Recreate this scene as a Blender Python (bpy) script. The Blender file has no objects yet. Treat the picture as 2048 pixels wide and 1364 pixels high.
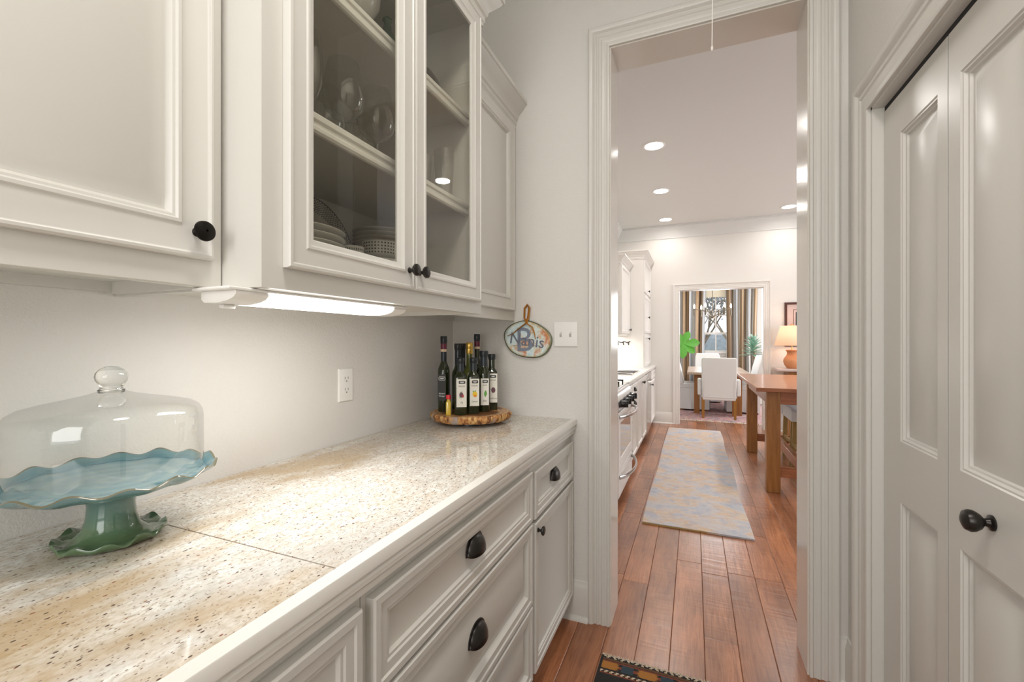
import bpy, bmesh, math, random
from mathutils import Vector, Matrix
R = math.radians; PI = math.pi
random.seed(7)
SC = bpy.context.scene; COL = SC.collection
# ------------------------------------------------------------ camera, world, lights, exposure
cam_d = bpy.data.cameras.new('camera'); cam = bpy.data.objects.new('camera', cam_d); COL.objects.link(cam)
cam_d.sensor_width = 36; cam_d.lens = 36 * 877 / 2048; cam_d.clip_start = .02; cam_d.clip_end = 200
cam.location = (0, 0, 1.277); cam.rotation_euler = (R(90), 0, R(22.54)); SC.camera = cam
SC.view_settings.view_transform = 'Standard'; SC.view_settings.look = 'None'
SC.view_settings.gamma = 1; SC.view_settings.use_curve_mapping = False
SC.view_settings.exposure = 0.34
SC.cycles.transparent_max_bounces = 32
W = bpy.data.worlds.new('world'); SC.world = W; W.use_nodes = True
bgn = W.node_tree.nodes['Background']; bgn.inputs[0].default_value = (.93, .96, 1, 1); bgn.inputs[1].default_value = 1.6
def area(name, loc, rot, sx, sy, power, col=(1, .95, .88), shape='RECTANGLE', spread=180):
    l = bpy.data.lights.new(name, 'AREA'); l.shape = shape; l.size = sx
    if shape in ('RECTANGLE', 'ELLIPSE'): l.size_y = sy
    l.energy = power; l.color = col; l.spread = R(spread)
    o = bpy.data.objects.new(name, l); COL.objects.link(o); o.location = loc; o.rotation_euler = tuple(R(a) for a in rot); return o
WARM = (1, .96, .91); DAY = (.93, .96, 1)
KL = [(-.335, 4.17), (-.36, 5.46), (-.384, 6.77), (1.157, 4.17), (1.157, 5.46), (1.157, 6.74)]
for x, y in KL: area('recessed_lamp', (x, y, 3.035), (0, 0, 0), .15, .15, 3.6 if y > 6 else 7.6, WARM, 'DISK', 165)
area('kitchen_window_light', (3.5, 4.9, 1.6), (0, 90, 0), 1.6, 3.4, 36, DAY)
area('dining_window_light', (.45, 10.7, 1.75), (-90, 0, 0), .6, 1.3, 26, DAY)
area('dining_ceiling_fill', (.3, 9.0, 2.93), (0, 0, 0), 1.2, 1.2, 22, WARM)  # added fill above the chandelier, brightens the dining room
area('dining_side_fill', (3.1, 9.3, 1.6), (0, 90, 0), 1.7, 2.2, 75, DAY)  # added side fill for the dining room, no window in that wall
area('undercabinet_lamp', (-.80, .78, 1.343), (0, 0, 0), .03, .40, 1.3, (1, .985, .965))
area('kitchen_undercabinet_lamp', (-1.0, 5.85, 1.34), (0, 0, 0), .05, .6, 3, (1, .97, .93))
area('pantry_ceiling_fill', (-.10, .35, 2.98), (0, 0, 0), .45, .45, 13.5, (1, .96, .91), 'DISK')  # added unseen lamp, set forward to brighten the end wall
area('pantry_back_fill', (-.25, -1.42, 1.7), (90, 0, 0), 1.1, 1.4, 16, (1, .98, .95))  # added fill from behind the camera, brightens the end wall
# ------------------------------------------------------------ materials
MATS = {}
def mat(name, col, rough=.5, metal=0, bump=0, bscale=200, spec=.5, coat=0, trans=0, ior=1.45, emit=0, vary=0, sheen=0):
    m = bpy.data.materials.new(name); m.use_nodes = True; nt = m.node_tree; b = nt.nodes['Principled BSDF']
    b.inputs['Base Color'].default_value = (*col, 1); b.inputs['Roughness'].default_value = rough; b.inputs['Metallic'].default_value = metal
    b.inputs['Specular IOR Level'].default_value = spec; b.inputs['Coat Weight'].default_value = coat
    b.inputs['Transmission Weight'].default_value = trans; b.inputs['IOR'].default_value = ior
    if sheen: b.inputs['Sheen Weight'].default_value = sheen
    if emit: b.inputs['Emission Color'].default_value = (*col, 1); b.inputs['Emission Strength'].default_value = emit
    tc = nt.nodes.new('ShaderNodeTexCoord')
    if bump:
        n = nt.nodes.new('ShaderNodeTexNoise'); n.inputs['Scale'].default_value = bscale; n.inputs['Detail'].default_value = 3
        bp = nt.nodes.new('ShaderNodeBump'); bp.inputs['Strength'].default_value = bump; bp.inputs['Distance'].default_value = .002
        nt.links.new(tc.outputs['Object'], n.inputs['Vector']); nt.links.new(n.outputs[0], bp.inputs['Height']); nt.links.new(bp.outputs[0], b.inputs['Normal'])
    if vary:
        n = nt.nodes.new('ShaderNodeTexNoise'); n.inputs['Scale'].default_value = 6; n.inputs['Detail'].default_value = 4
        mx = nt.nodes.new('ShaderNodeMix'); mx.data_type = 'RGBA'
        mx.inputs[6].default_value = (*[c * (1 - vary) for c in col], 1); mx.inputs[7].default_value = (*[min(1, c * (1 + vary)) for c in col], 1)
        nt.links.new(tc.outputs['Object'], n.inputs['Vector']); nt.links.new(n.outputs[0], mx.inputs[0]); nt.links.new(mx.outputs[2], b.inputs['Base Color'])
    MATS[name] = m; return m
def nodes(m):
    nt = m.node_tree; return nt, nt.nodes['Principled BSDF']
class NB:   # small node builder
    def __init__(s, m): s.nt = m.node_tree; s.b = s.nt.nodes['Principled BSDF']; s.tc = s.nt.nodes.new('ShaderNodeTexCoord')
    def n(s, t, **kw):
        x = s.nt.nodes.new(t)
        for k, v in kw.items():
            if k in x.inputs: x.inputs[k].default_value = v
            else: setattr(x, k, v)
        return x
    def l(s, a, b): s.nt.links.new(a, b)
    def mapv(s, scale=(1, 1, 1), src=None, rot=(0, 0, 0)):
        m = s.n('ShaderNodeMapping'); m.inputs['Scale'].default_value = scale; m.inputs['Rotation'].default_value = rot
        s.l(src or s.tc.outputs['Object'], m.inputs['Vector']); return m.outputs[0]
    def noise(s, vec, scale, detail=4, rough=.5, dist=0):
        x = s.n('ShaderNodeTexNoise'); x.inputs['Scale'].default_value = scale; x.inputs['Detail'].default_value = detail; x.inputs['Roughness'].default_value = rough; x.inputs['Distortion'].default_value = dist
        s.l(vec, x.inputs['Vector']); return x.outputs[0]
    def ramp(s, fac, stops, interp='LINEAR'):
        r = s.n('ShaderNodeValToRGB'); e = r.color_ramp.elements; r.color_ramp.interpolation = interp
        while len(e) < len(stops): e.new(.5)
        for i, (p, c) in enumerate(stops): e[i].position = p; e[i].color = (*c, 1) if len(c) == 3 else c
        s.l(fac, r.inputs[0]); return r.outputs[0]
    def mix(s, fac, a, b, mode='MIX'):
        x = s.n('ShaderNodeMix'); x.data_type = 'RGBA'; x.blend_type = mode
        for i, v in ((0, fac), (6, a), (7, b)):
            if isinstance(v, (int, float)): x.inputs[i].default_value = v
            elif isinstance(v, tuple): x.inputs[i].default_value = (*v, 1)
            else: s.l(v, x.inputs[i])
        return x.outputs[2]
    def bump(s, h, strength=.3, dist=.002):
        x = s.n('ShaderNodeBump'); x.inputs['Strength'].default_value = strength; x.inputs['Distance'].default_value = dist; s.l(h, x.inputs['Height']); s.l(x.outputs[0], s.b.inputs['Normal'])
paint = mat('cabinet_paint', (.655, .635, .588), .36, bump=.05, bscale=60)
trimp = mat('trim_paint', (.67, .65, .602), .28)
# brush streaks on trim
nb = NB(trimp); v = nb.mapv((90, 90, 2)); nb.bump(nb.noise(v, 3, 2), .04, .001)
wallp = mat('wall_paint', (.71, .686, .644), .6)
nb = NB(wallp); nb.bump(nb.noise(nb.mapv(), 170, 2, .55), .42, .003)
ceilp = mat('ceiling_paint', (.69, .685, .66), .7)
kwall = mat('kitchen_wall_paint', (.74, .71, .67), .6, bump=.15, bscale=120)
whitek = mat('kitchen_cabinet_paint', (.74, .71, .67), .35)
inside = mat('cabinet_interior', (.70, .665, .61), .5)
whitepl = mat('white_plastic', (.84, .82, .78), .3)
stripm = mat('edge_strip_paint', (.78, .75, .70), .3)
black = mat('oil_rubbed_bronze', (.035, .031, .028), .32, .7, spec=.6, vary=.3)
gapshade = mat('gap_shade', (.02, .02, .02), .8)  # near-black standing in for shade in the door gaps and closet
steel = mat('stainless_steel', (.62, .61, .6), .22, 1)
chrome = mat('chrome', (.8, .8, .82), .08, 1)
blackpl = mat('black_plastic', (.015, .015, .017), .25)
blackglass = mat('oven_glass', (.30, .29, .27), .08, .0, coat=.6)
ceramicw = mat('white_ceramic', (.78, .75, .70), .18, coat=.4)
slotm = mat('socket_slot', (.09, .08, .07), .6)
quartz = mat('white_quartz', (.78, .76, .72), .15, vary=.04)
fabricw = mat('slipcover_linen', (.76, .76, .75), .9, bump=.5, bscale=500, sheen=.3)
fabricg = mat('stool_velvet', (.60, .63, .64), .8, bump=.3, bscale=400, sheen=.5)
stoolleg = mat('brushed_gold_leg', (.36, .25, .09), .4, .3)
leafg = mat('bright_green_leaf', (.16, .55, .08), .35, vary=.25)
leafb = mat('blue_green_leaf', (.25, .42, .32), .45, vary=.35)
bark = mat('bark', (.24, .19, .15), .9, bump=.6, bscale=60)
outleaf = mat('garden_leaf', (.26, .29, .33), .8, vary=.5)
grass = mat('lawn', (.25, .30, .18), .95, bump=.5, bscale=80, vary=.4)
potm = mat('planter_clay', (.5, .48, .44), .7, vary=.1)
terracotta = mat('terracotta', (.62, .27, .12), .6, vary=.25)
framem = mat('dark_walnut_frame', (.09, .035, .025), .35)
matbd = mat('pink_mat_board', (.60, .46, .43), .8)
picm = mat('dark_print', (.04, .045, .05), .4, vary=.6)
bronze = mat('aged_bronze', (.20, .17, .13), .4, .7)
bulbm = mat('lamp_bulb', (1, .78, .55), .3, emit=18)
lensm = mat('downlight_lens', (1, .97, .92), .4, emit=14)
diffm = mat('tube_diffuser', (1, .99, .97), .4, emit=6.5)
consolew = mat('pale_wash_wood', (.56, .44, .40), .3)
cream = mat('roller_shade_cloth', (.72, .66, .52), .9)
cordm = mat('white_cord', (.8, .77, .72), .6)
redcap = mat('red_cap', (.65, .03, .04), .35)
goldcap = mat('gold_foil', (.75, .48, .12), .28, .8)
blackcap = mat('black_foil_cap', (.018, .022, .026), .3)
blueblack = mat('neck_sleeve', (.022, .028, .034), .32)
wine = mat('wine_foil', (.13, .012, .035), .35)
tanp = mat('tan_paper', (.72, .55, .38), .8)
labelp = mat('cream_label', (.80, .77, .68), .6)
labelb = mat('black_label', (.022, .02, .018), .5)
inkb = mat('black_ink', (.03, .03, .03), .6)
inkw = mat('white_ink', (.85, .84, .8), .6)
figm = mat('print_fig', (.16, .07, .09), .6, vary=.4); figr = mat('print_fig_flesh', (.42, .05, .05), .6)
lemonm = mat('print_lemon', (.85, .55, .02), .6, vary=.2); basil = mat('print_leaf', (.12, .36, .06), .6, vary=.2)
paleleaf = mat('print_pale_leaf', (.35, .45, .30), .6); orangei = mat('print_orange', (.75, .28, .03), .6)
shadem = mat('lamp_shade_linen', (.88, .56, .36), .9, emit=.42)
# glass kinds (thin glass: transparent + fresnel reflection)
def thin_glass(name, tint=(1, 1, 1), refl=1.0, ior=1.5, rough=.01, haze=0, hazecol=(.8, .85, .85)):
    m = bpy.data.materials.new(name); m.use_nodes = True; nt = m.node_tree; nt.nodes.clear()
    o = nt.nodes.new('ShaderNodeOutputMaterial'); t = nt.nodes.new('ShaderNodeBsdfTransparent'); g = nt.nodes.new('ShaderNodeBsdfGlossy')
    f = nt.nodes.new('ShaderNodeFresnel'); mx = nt.nodes.new('ShaderNodeMixShader'); ma = nt.nodes.new('ShaderNodeMath'); ma.operation = 'MULTIPLY'; ma.use_clamp = True
    t.inputs[0].default_value = (*tint, 1); g.inputs['Roughness'].default_value = rough; f.inputs[0].default_value = ior; ma.inputs[1].default_value = refl
    ge = nt.nodes.new('ShaderNodeNewGeometry'); iv = nt.nodes.new('ShaderNodeMath'); iv.operation = 'SUBTRACT'; iv.inputs[0].default_value = 1; nt.links.new(ge.outputs['Backfacing'], iv.inputs[1]); m2 = nt.nodes.new('ShaderNodeMath'); m2.operation = 'MULTIPLY'; nt.links.new(f.outputs[0], m2.inputs[0]); nt.links.new(iv.outputs[0], m2.inputs[1])
    nt.links.new(m2.outputs[0], ma.inputs[0]); nt.links.new(ma.outputs[0], mx.inputs[0]); nt.links.new(t.outputs[0], mx.inputs[1]); nt.links.new(g.outputs[0], mx.inputs[2]); nt.links.new(mx.outputs[0], o.inputs[0])
    return m
pane = thin_glass('cabinet_glass', (.93, .93, .90), 1.3)
wpane = thin_glass('window_glass', (.97, .98, .98), 1)
domeg = thin_glass('dome_glass', (.975, .985, .978), 2.2, 1.48)
wineg = thin_glass('wine_glass', (.965, .965, .96), 3.2, 1.55)
knobglass = mat('solid_glass', (.97, .99, .98), .0, trans=1, ior=1.5)
greeng = mat('dark_green_glass', (.018, .024, .008), .06, coat=.3, spec=.6)
greeng2 = mat('olive_glass', (.10, .12, .02), .06, coat=.3)
oilg = mat('golden_oil', (.60, .42, .04), .08, coat=.4)
# colour attribute material
def attr_mat(name, rough, bump=0, bscale=300, sheen=0):
    m = mat(name, (.5, .5, .5), rough, bump=bump, bscale=bscale, sheen=sheen); a = m.node_tree.nodes.new('ShaderNodeAttribute'); a.attribute_name = 'Col'
    m.node_tree.links.new(a.outputs['Color'], m.node_tree.nodes['Principled BSDF'].inputs['Base Color']); return m
kilimm = attr_mat('kilim_wool', .95, .6, 500)
curtm = attr_mat('striped_silk', .45, 0, 1, .3)
dotm = attr_mat('patterned_ceramic', .2)
# floor wood
floorm = mat('maple_plank', (.4, .18, .08), .3)
nb = NB(floorm); oi = nb.n('ShaderNodeObjectInfo'); add = nb.n('ShaderNodeVectorMath', operation='ADD'); sc = nb.n('ShaderNodeVectorMath', operation='SCALE'); sc.inputs['Scale'].default_value = 7
cmb = nb.n('ShaderNodeCombineXYZ'); nb.l(oi.outputs['Random'], cmb.inputs[0]); nb.l(oi.outputs['Random'], cmb.inputs[1]); nb.l(cmb.outputs[0], sc.inputs[0])
nb.l(nb.tc.outputs['Object'], add.inputs[0]); nb.l(sc.outputs[0], add.inputs[1]); src = add.outputs[0]
g1 = nb.noise(nb.mapv((34, 2.2, 1), src), 2, 6, .62, 1.2); g2 = nb.noise(nb.mapv((3, 1.2, 1), src), 1.6, 3); g3 = nb.noise(nb.mapv((2.2, 9, 1), src), 2.2, 2)
c1 = nb.ramp(g1, [(.28, (.22, .080, .034)), (.5, (.35, .142, .066)), (.74, (.46, .21, .105))])
c2 = nb.ramp(g2, [(.35, (.62, .58, .56)), (.62, (1.08, 1.05, 1.02))])
c = nb.mix(1, c1, c2, 'MULTIPLY'); rr = nb.ramp(oi.outputs['Random'], [(0, (.85, .82, .80)), (.5, (1.04, 1.02, 1)), (1, (1.2, 1.18, 1.15))]); c = nb.mix(1, c, rr, 'MULTIPLY')
nb.l(c, nb.b.inputs['Base Color']); rp = nb.noise(nb.mapv((1.2, 26, 1), src), 1.0, 2, .5, .8); hs = nb.n('ShaderNodeMath', operation='ADD'); nb.l(g3, hs.inputs[0]); nb.l(rp, hs.inputs[1]); nb.bump(hs.outputs[0], .42, .004); nb.b.inputs['Coat Weight'].default_value = .55; nb.b.inputs['Coat Roughness'].default_value = .24
# table wood
def wood(name, a, b, rough=.35, sc=(30, 2, 2), coat=.2):
    m = mat(name, a, rough, coat=coat); nb = NB(m); g = nb.noise(nb.mapv(sc), 2.2, 5, .6, .8); nb.l(nb.ramp(g, [(.3, a), (.7, b)]), nb.b.inputs['Base Color']); nb.bump(g, .08); return m
woodv = wood('cherry_wood_leg', (.24, .095, .02), (.38, .17, .05), .38, (20, 20, 1.5))
woodh = wood('cherry_wood_top', (.27, .09, .035), (.42, .165, .075), .32, (2, 20, 20), .2)
dtop = wood('pale_oak_top', (.42, .30, .22), (.55, .42, .33), .35, (20, 2, 20))
traywood = mat('olive_wood_slice', (.6, .3, .1), .4)
nb = NB(traywood); w = nb.n('ShaderNodeTexWave', wave_type='RINGS', rings_direction='Z'); w.inputs['Scale'].default_value = 16; w.inputs['Distortion'].default_value = 5; w.inputs['Detail'].default_value = 3; w.inputs['Detail Scale'].default_value = 2
nb.l(nb.tc.outputs['Object'], w.inputs['Vector']); g = nb.noise(nb.mapv(), 7, 4, .6, .6)
gr = nb.n('ShaderNodeTexGradient', gradient_type='SPHERICAL'); nb.l(nb.mapv((4.6, 4.6, 1)), gr.inputs['Vector'])
cc = nb.ramp(w.outputs['Fac'], [(.2, (.50, .23, .08)), (.8, (.74, .43, .19))]); ad = nb.n('ShaderNodeMath', operation='ADD'); nb.l(gr.outputs['Fac'], ad.inputs[0]); nb.l(g, ad.inputs[1])
hrt = nb.ramp(ad.outputs[0], [(.86, (0, 0, 0)), (.92, (1, 1, 1))]); nb.l(nb.mix(hrt, cc, (.20, .075, .025)), nb.b.inputs['Base Color']); nb.b.inputs['Coat Weight'].default_value = .4
barkm = mat('tree_slice_bark', (.4, .2, .08), .7)
nb = NB(barkm); g = nb.noise(nb.mapv((1, 1, .35)), 60, 4, .65); g4 = nb.noise(nb.mapv((1, 1, .5)), 22, 2)
c = nb.ramp(g, [(.36, (.10, .045, .018)), (.47, (.42, .17, .05)), (.6, (.66, .42, .16)), (.72, (.75, .66, .48))])
nb.l(nb.mix(nb.ramp(g4, [(.56, (0, 0, 0)), (.66, (1, 1, 1))]), c, (.36, .30, .26)), nb.b.inputs['Base Color']); nb.bump(g, .9, .006)
# granite
granite = mat('pale_granite', (.7, .66, .6), .07, spec=.6)
nb = NB(granite); vs = nb.mapv((1, .30, 1), rot=(0, 0, R(8))); vd = nb.mapv((1, .55, 1), rot=(0, 0, R(8)))
big = nb.noise(vs, 3.6, 4, .55, .5); gy = nb.noise(nb.mapv((1.3, .45, 1.7), rot=(0, 0, R(14))), 5, 5, .6, .4); fine = nb.noise(vd, 150, 4, .7); med = nb.noise(vd, 42, 3, .6)
# golden vein: lies near the front of the counter, fades beyond the first joint
sep = nb.n('ShaderNodeSeparateXYZ'); nb.l(nb.tc.outputs['Object'], sep.inputs[0])
base = nb.ramp(fine, [(.31, (.36, .32, .26)), (.42, (.62, .58, .51)), (.52, (.77, .745, .69)), (.70, (.87, .86, .82))])
base = nb.mix(nb.ramp(med, [(.42, (.35, .35, .35)), (.60, (0, 0, 0))]), base, (.50, .38, .25))
base = nb.mix(nb.ramp(gy, [(.50, (0, 0, 0)), (.66, (.42, .42, .42))]), base, (.50, .50, .49))
vn = nb.ramp(big, [(.47, (0, 0, 0)), (.59, (.72, .72, .72))]); yf = nb.ramp(sep.outputs[1], [(.30, (1, 1, 1)), (.62, (.22, .22, .22))]); base = nb.mix(nb.mix(1, vn, yf, 'MULTIPLY'), base, (.42, .275, .115))
def specks(scale, thr, stretch, den):
    v = nb.n('ShaderNodeTexVoronoi'); v.inputs['Scale'].default_value = scale; v.inputs['Randomness'].default_value = 1; nb.l(nb.mapv(stretch, rot=(0, 0, R(8))), v.inputs['Vector'])
    cr = nb.n('ShaderNodeSeparateColor'); nb.l(v.outputs['Color'], cr.inputs[0])
    a = nb.ramp(v.outputs['Distance'], [(thr * .7, (1, 1, 1)), (thr, (0, 0, 0))]); b = nb.ramp(cr.outputs[0], [(den, (1, 1, 1)), (den + .02, (0, 0, 0))])
    return nb.mix(1, a, b, 'MULTIPLY')
base = nb.mix(specks(125, .24, (1, .62, .01), .26), base, (.10, .06, .045)); base = nb.mix(specks(260, .30, (1, .7, .01), .30), base, (.22, .15, .11)); base = nb.mix(specks(90, .19, (1, .6, .01), .12), base, (.25, .10, .05))
nb.l(base, nb.b.inputs['Base Color'])
grout = mat('brown_grout', (.40, .22, .12), .8)
# glazed pottery
glaze = mat('blue_green_glaze', (.25, .5, .5), .12, coat=.5)
nb = NB(glaze); sp = nb.n('ShaderNodeSeparateXYZ'); nb.l(nb.tc.outputs['Object'], sp.inputs[0]); g = nb.noise(nb.mapv((1, 1, 3)), 14, 5, .6); gz = nb.n('ShaderNodeMath', operation='MULTIPLY_ADD'); gz.inputs[1].default_value = .05; nb.l(g, gz.inputs[0]); nb.l(sp.outputs[2], gz.inputs[2])
zz = nb.ramp(gz.outputs[0], [(0.0, (.13, .12, .04)), (.02, (.10, .13, .05)), (.045, (.10, .17, .085)), (.075, (.10, .19, .14)), (.115, (.10, .20, .20)), (.14, (.14, .27, .30)), (.18, (.17, .32, .36))])
nb.l(zz, nb.b.inputs['Base Color']); nb.bump(g, .15, .003)
glazetop = mat('plate_glaze', (.30, .52, .56), .16, coat=.25)
nb = NB(glazetop); w = nb.n('ShaderNodeTexWave', wave_type='RINGS', rings_direction='Z'); w.inputs['Scale'].default_value = 9; w.inputs['Distortion'].default_value = 4; w.inputs['Detail'].default_value = 3
nb.l(nb.mapv((1, 1, 0)), w.inputs['Vector']); g = nb.noise(nb.mapv((1, 3, 1)), 9, 4)
cc = nb.mix(g, (.065, .17, .205), (.15, .28, .325)); nb.l(nb.mix(nb.ramp(w.outputs['Fac'], [(.3, (0, 0, 0)), (.9, (.4, .4, .4))]), cc, (.22, .33, .32)), nb.b.inputs['Base Color'])
rimglaze = mat('rim_glaze', (.15, .14, .09), .2, coat=.7, vary=.3)
# runner, dining rug, plaque
runner = mat('washed_blue_gold_wool', (.6, .6, .6), .95)
nb = NB(runner); g = nb.noise(nb.mapv((1, 1.6, 1)), 3.3, 5, .6, .6); g2 = nb.noise(nb.mapv((1, 2.2, 1)), 30, 4, .7); g5 = nb.noise(nb.mapv(), 9, 4, .6)
c = nb.ramp(g, [(.38, (.40, .43, .50)), (.47, (.55, .50, .48)), (.56, (.62, .41, .24)), (.66, (.66, .52, .38))])
gf = nb.noise(nb.mapv((1, 3, 1)), 95, 3, .7); c = nb.mix(nb.ramp(g2, [(.42, (0, 0, 0)), (.6, (.55, .55, .55))]), c, (.60, .59, .60)); c = nb.mix(nb.ramp(gf, [(.4, (.35, .35, .35)), (.6, (0, 0, 0))]), c, (.36, .33, .33)); c = nb.mix(nb.ramp(g5, [(.52, (0, 0, 0)), (.62, (.5, .5, .5))]), c, (.33, .37, .48))
nb.l(c, nb.b.inputs['Base Color']); nb.bump(nb.noise(nb.mapv(), 260, 3), .6, .004)
runedge = mat('tan_rug_edge', (.42, .28, .10), .95, bump=.5, bscale=300)
drug = mat('red_blue_oriental_wool', (.5, .3, .3), .95)
nb = NB(drug); g = nb.noise(nb.mapv((1, 3, 1)), 6, 5, .65, .5); g2 = nb.noise(nb.mapv((1, 1.8, 1)), 16, 4, .7)
c = nb.ramp(g, [(.36, (.08, .09, .16)), (.45, (.35, .30, .33)), (.52, (.52, .16, .15)), (.60, (.62, .42, .38)), (.70, (.16, .17, .26))])
c = nb.mix(nb.ramp(g2, [(.50, (0, 0, 0)), (.58, (.8, .8, .8))]), c, (.62, .52, .48)); nb.l(c, nb.b.inputs['Base Color'])
fringe = mat('cream_fringe', (.66, .56, .44), .95)
plaqm = mat('mottled_plaque_glaze', (.6, .7, .7), .3, coat=.5)
nb = NB(plaqm); g = nb.noise(nb.mapv(), 13, 3, .55, .4); g2 = nb.noise(nb.mapv(), 75, 4, .7)
c = nb.ramp(g, [(.40, (.50, .66, .70)), (.50, (.60, .70, .66)), (.545, (.62, .50, .34)), (.60, (.56, .20, .07))]); c = nb.mix(nb.ramp(g2, [(.45, (0, 0, 0)), (.62, (.55, .55, .55))]), c, (.78, .84, .84)); nb.l(c, nb.b.inputs['Base Color'])
plaqrim = mat('olive_gold_rim', (.13, .13, .07), .35, .3, vary=.6)
ribbonm = mat('copper_ribbon', (.48, .20, .03), .3, .3, vary=.4)
plaqink = mat('slate_ink', (.20, .23, .29), .5); plaqlt = mat('grey_violet_ink', (.15, .16, .21), .5)
# ------------------------------------------------------------ mesh helpers
ORG = {}
def tag(o, label=None, cat=None, group=None, kind=None):
    if label: o['label'] = label
    if cat: o['category'] = cat
    if group: o['group'] = group
    if kind: o['kind'] = kind
    return o
def thing(name, label, cat, loc=(0, 0, 0), group=None, kind=None):
    o = bpy.data.objects.new(name, None); COL.objects.link(o); o.location = loc; o.empty_display_size = .05
    ORG[o.name] = Vector(loc); return tag(o, label, cat, group, kind)
class MB:
    def __init__(s): s.v = []; s.f = []; s.c = None
    def add(s, vs, fs):
        n = len(s.v); s.v += [tuple(v) for v in vs]; s.f += [tuple(i + n for i in f) for f in fs]; return s
    def box(s, x0, y0, z0, x1, y1, z1):
        x0, x1 = sorted((x0, x1)); y0, y1 = sorted((y0, y1)); z0, z1 = sorted((z0, z1))
        return s.add([(x, y, z) for z in (z0, z1) for x, y in ((x0, y0), (x1, y0), (x1, y1), (x0, y1))], [(3, 2, 1, 0), (4, 5, 6, 7), (0, 1, 5, 4), (1, 2, 6, 5), (2, 3, 7, 6), (3, 0, 4, 7)])
    def rings(s, rs, cap0=True, cap1=True, closed=True):
        n = len(rs[0]); vs = [p for r in rs for p in r]; fs = []
        for i in range(len(rs) - 1):
            for j in range(n if closed else n - 1):
                a, b = i * n + j, i * n + (j + 1) % n; fs.append((a, b, b + n, a + n))
        if cap0: fs.append(tuple(reversed(range(n))))
        if cap1: fs.append(tuple(range((len(rs) - 1) * n, len(rs) * n)))
        return s.add(vs, fs)
    def lathe(s, prof, c=(0, 0, 0), seg=32, axis='z', cap0=True, cap1=True, wob=None):
        rs = []
        for r, h in prof:
            ring = []
            for k in range(seg):
                a = 2 * PI * k / seg; dh = wob(a, r, h) if wob else 0
                x, y, z = r * math.cos(a), r * math.sin(a), h + dh
                if axis == 'x': x, y, z = z, x, y
                if axis == '-x': x, y, z = -z, -x, y
                if axis == '-y': x, y, z = x, -z, y
                ring.append((c[0] + x, c[1] + y, c[2] + z))
            rs.append(ring)
        return s.rings(rs, cap0, cap1)
    def loft(s, prof, c=(0, 0, 0), seg=32, rot=0):  # (z, rx, ry, n) superellipse sections
        rs = []
        for z, rx, ry, n in prof:
            ring = []
            for k in range(seg):
                a = 2 * PI * k / seg; ca, sa = math.cos(a), math.sin(a)
                x = rx * math.copysign(abs(ca) ** (2 / n), ca); y = ry * math.copysign(abs(sa) ** (2 / n), sa)
                ring.append((c[0] + x * math.cos(rot) - y * math.sin(rot), c[1] + x * math.sin(rot) + y * math.cos(rot), c[2] + z))
            rs.append(ring)
        return s.rings(rs)
    def tube(s, pts, r, seg=8, r1=None, flat=1):
        pts = [Vector(p) for p in pts]; rs = []; up = None
        for i, p in enumerate(pts):
            d = (pts[min(i + 1, len(pts) - 1)] - pts[max(i - 1, 0)]).normalized()
            if up is None: up = Vector((0, 0, 1)) if abs(d.z) < .9 else Vector((1, 0, 0))
            a = d.cross(up).normalized(); b = a.cross(d).normalized(); up = b
            rad = r + ((r1 if r1 is not None else r) - r) * i / max(1, len(pts) - 1)
            rs.append([p + a * rad * math.cos(2 * PI * k / seg) + b * rad * flat * math.sin(2 * PI * k / seg) for k in range(seg)])
        return s.rings(rs)
    def front(s, o, ua, ub, un, w, h, prof, cap0=True, cap1=True):   # mitred rectangular profile: (inset, proud)
        o, ua, ub, un = Vector(o), Vector(ua), Vector(ub), Vector(un); rs = []
        for i, d in prof: rs.append([o + ua * a + ub * b + un * d for a, b in ((i, i), (w - i, i), (w - i, h - i), (i, h - i))])
        return s.rings(rs, cap0, cap1)
    def sweep(s, path, prof, mapf, side=1, caps=True):   # open 2d path, profile (offset, height)
        P = [Vector(p) for p in path]; N = []
        for i in range(len(P)):
            ds = []
            if i > 0: ds.append((P[i] - P[i - 1]).normalized())
            if i < len(P) - 1: ds.append((P[i + 1] - P[i]).normalized())
            ns = [Vector((d.y, -d.x)) * side for d in ds]
            m = sum(ns, Vector((0, 0))); m = m / (m.length_squared / len(ns)) if len(ns) == 2 else m
            if len(ns) == 2: m = (ns[0] + ns[1]) / (1 + ns[0].dot(ns[1]))
            N.append(m)
        rs = [[mapf(p.x + n.x * off, p.y + n.y * off, h) for off, h in prof] for p, n in zip(P, N)]
        return s.rings(rs, caps, caps)
    def build(s, name, m, parent=None, bevel=0, angle=35, local=False, solid=0):
        me = bpy.data.meshes.new(name); org = Vector((0, 0, 0)) if (local or parent is None) else ORG.get(parent.name, Vector((0, 0, 0)))
        me.from_pydata([Vector(v) - org for v in s.v], [], s.f)
        bm = bmesh.new(); bm.from_mesh(me); bmesh.ops.recalc_face_normals(bm, faces=bm.faces); bm.to_mesh(me); bm.free()
        if s.c:
            at = me.color_attributes.new('Col', 'FLOAT_COLOR', 'CORNER')
            for p in me.polygons:
                for li in p.loop_indices: at.data[li].color = (*s.c[p.index], 1)
        for p in me.polygons: p.use_smooth = True
        me.set_sharp_from_angle(angle=R(angle))
        if m: me.materials.append(m)
        o = bpy.data.objects.new(name, me); COL.objects.link(o)
        if parent: o.parent = parent
        ORG[o.name] = org
        if bevel:
            b = o.modifiers.new('bevel', 'BEVEL'); b.width = bevel; b.segments = 2; b.limit_method = 'ANGLE'; b.angle_limit = R(40)
        if solid:
            b = o.modifiers.new('solid', 'SOLIDIFY'); b.thickness = solid
        return o
def B(*a): return MB().box(*a)
def struct(name, mb, m, parent=None, **k):
    o = mb.build(name, m, parent, **k)
    if parent is None: o['kind'] = 'structure'
    return o
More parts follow.
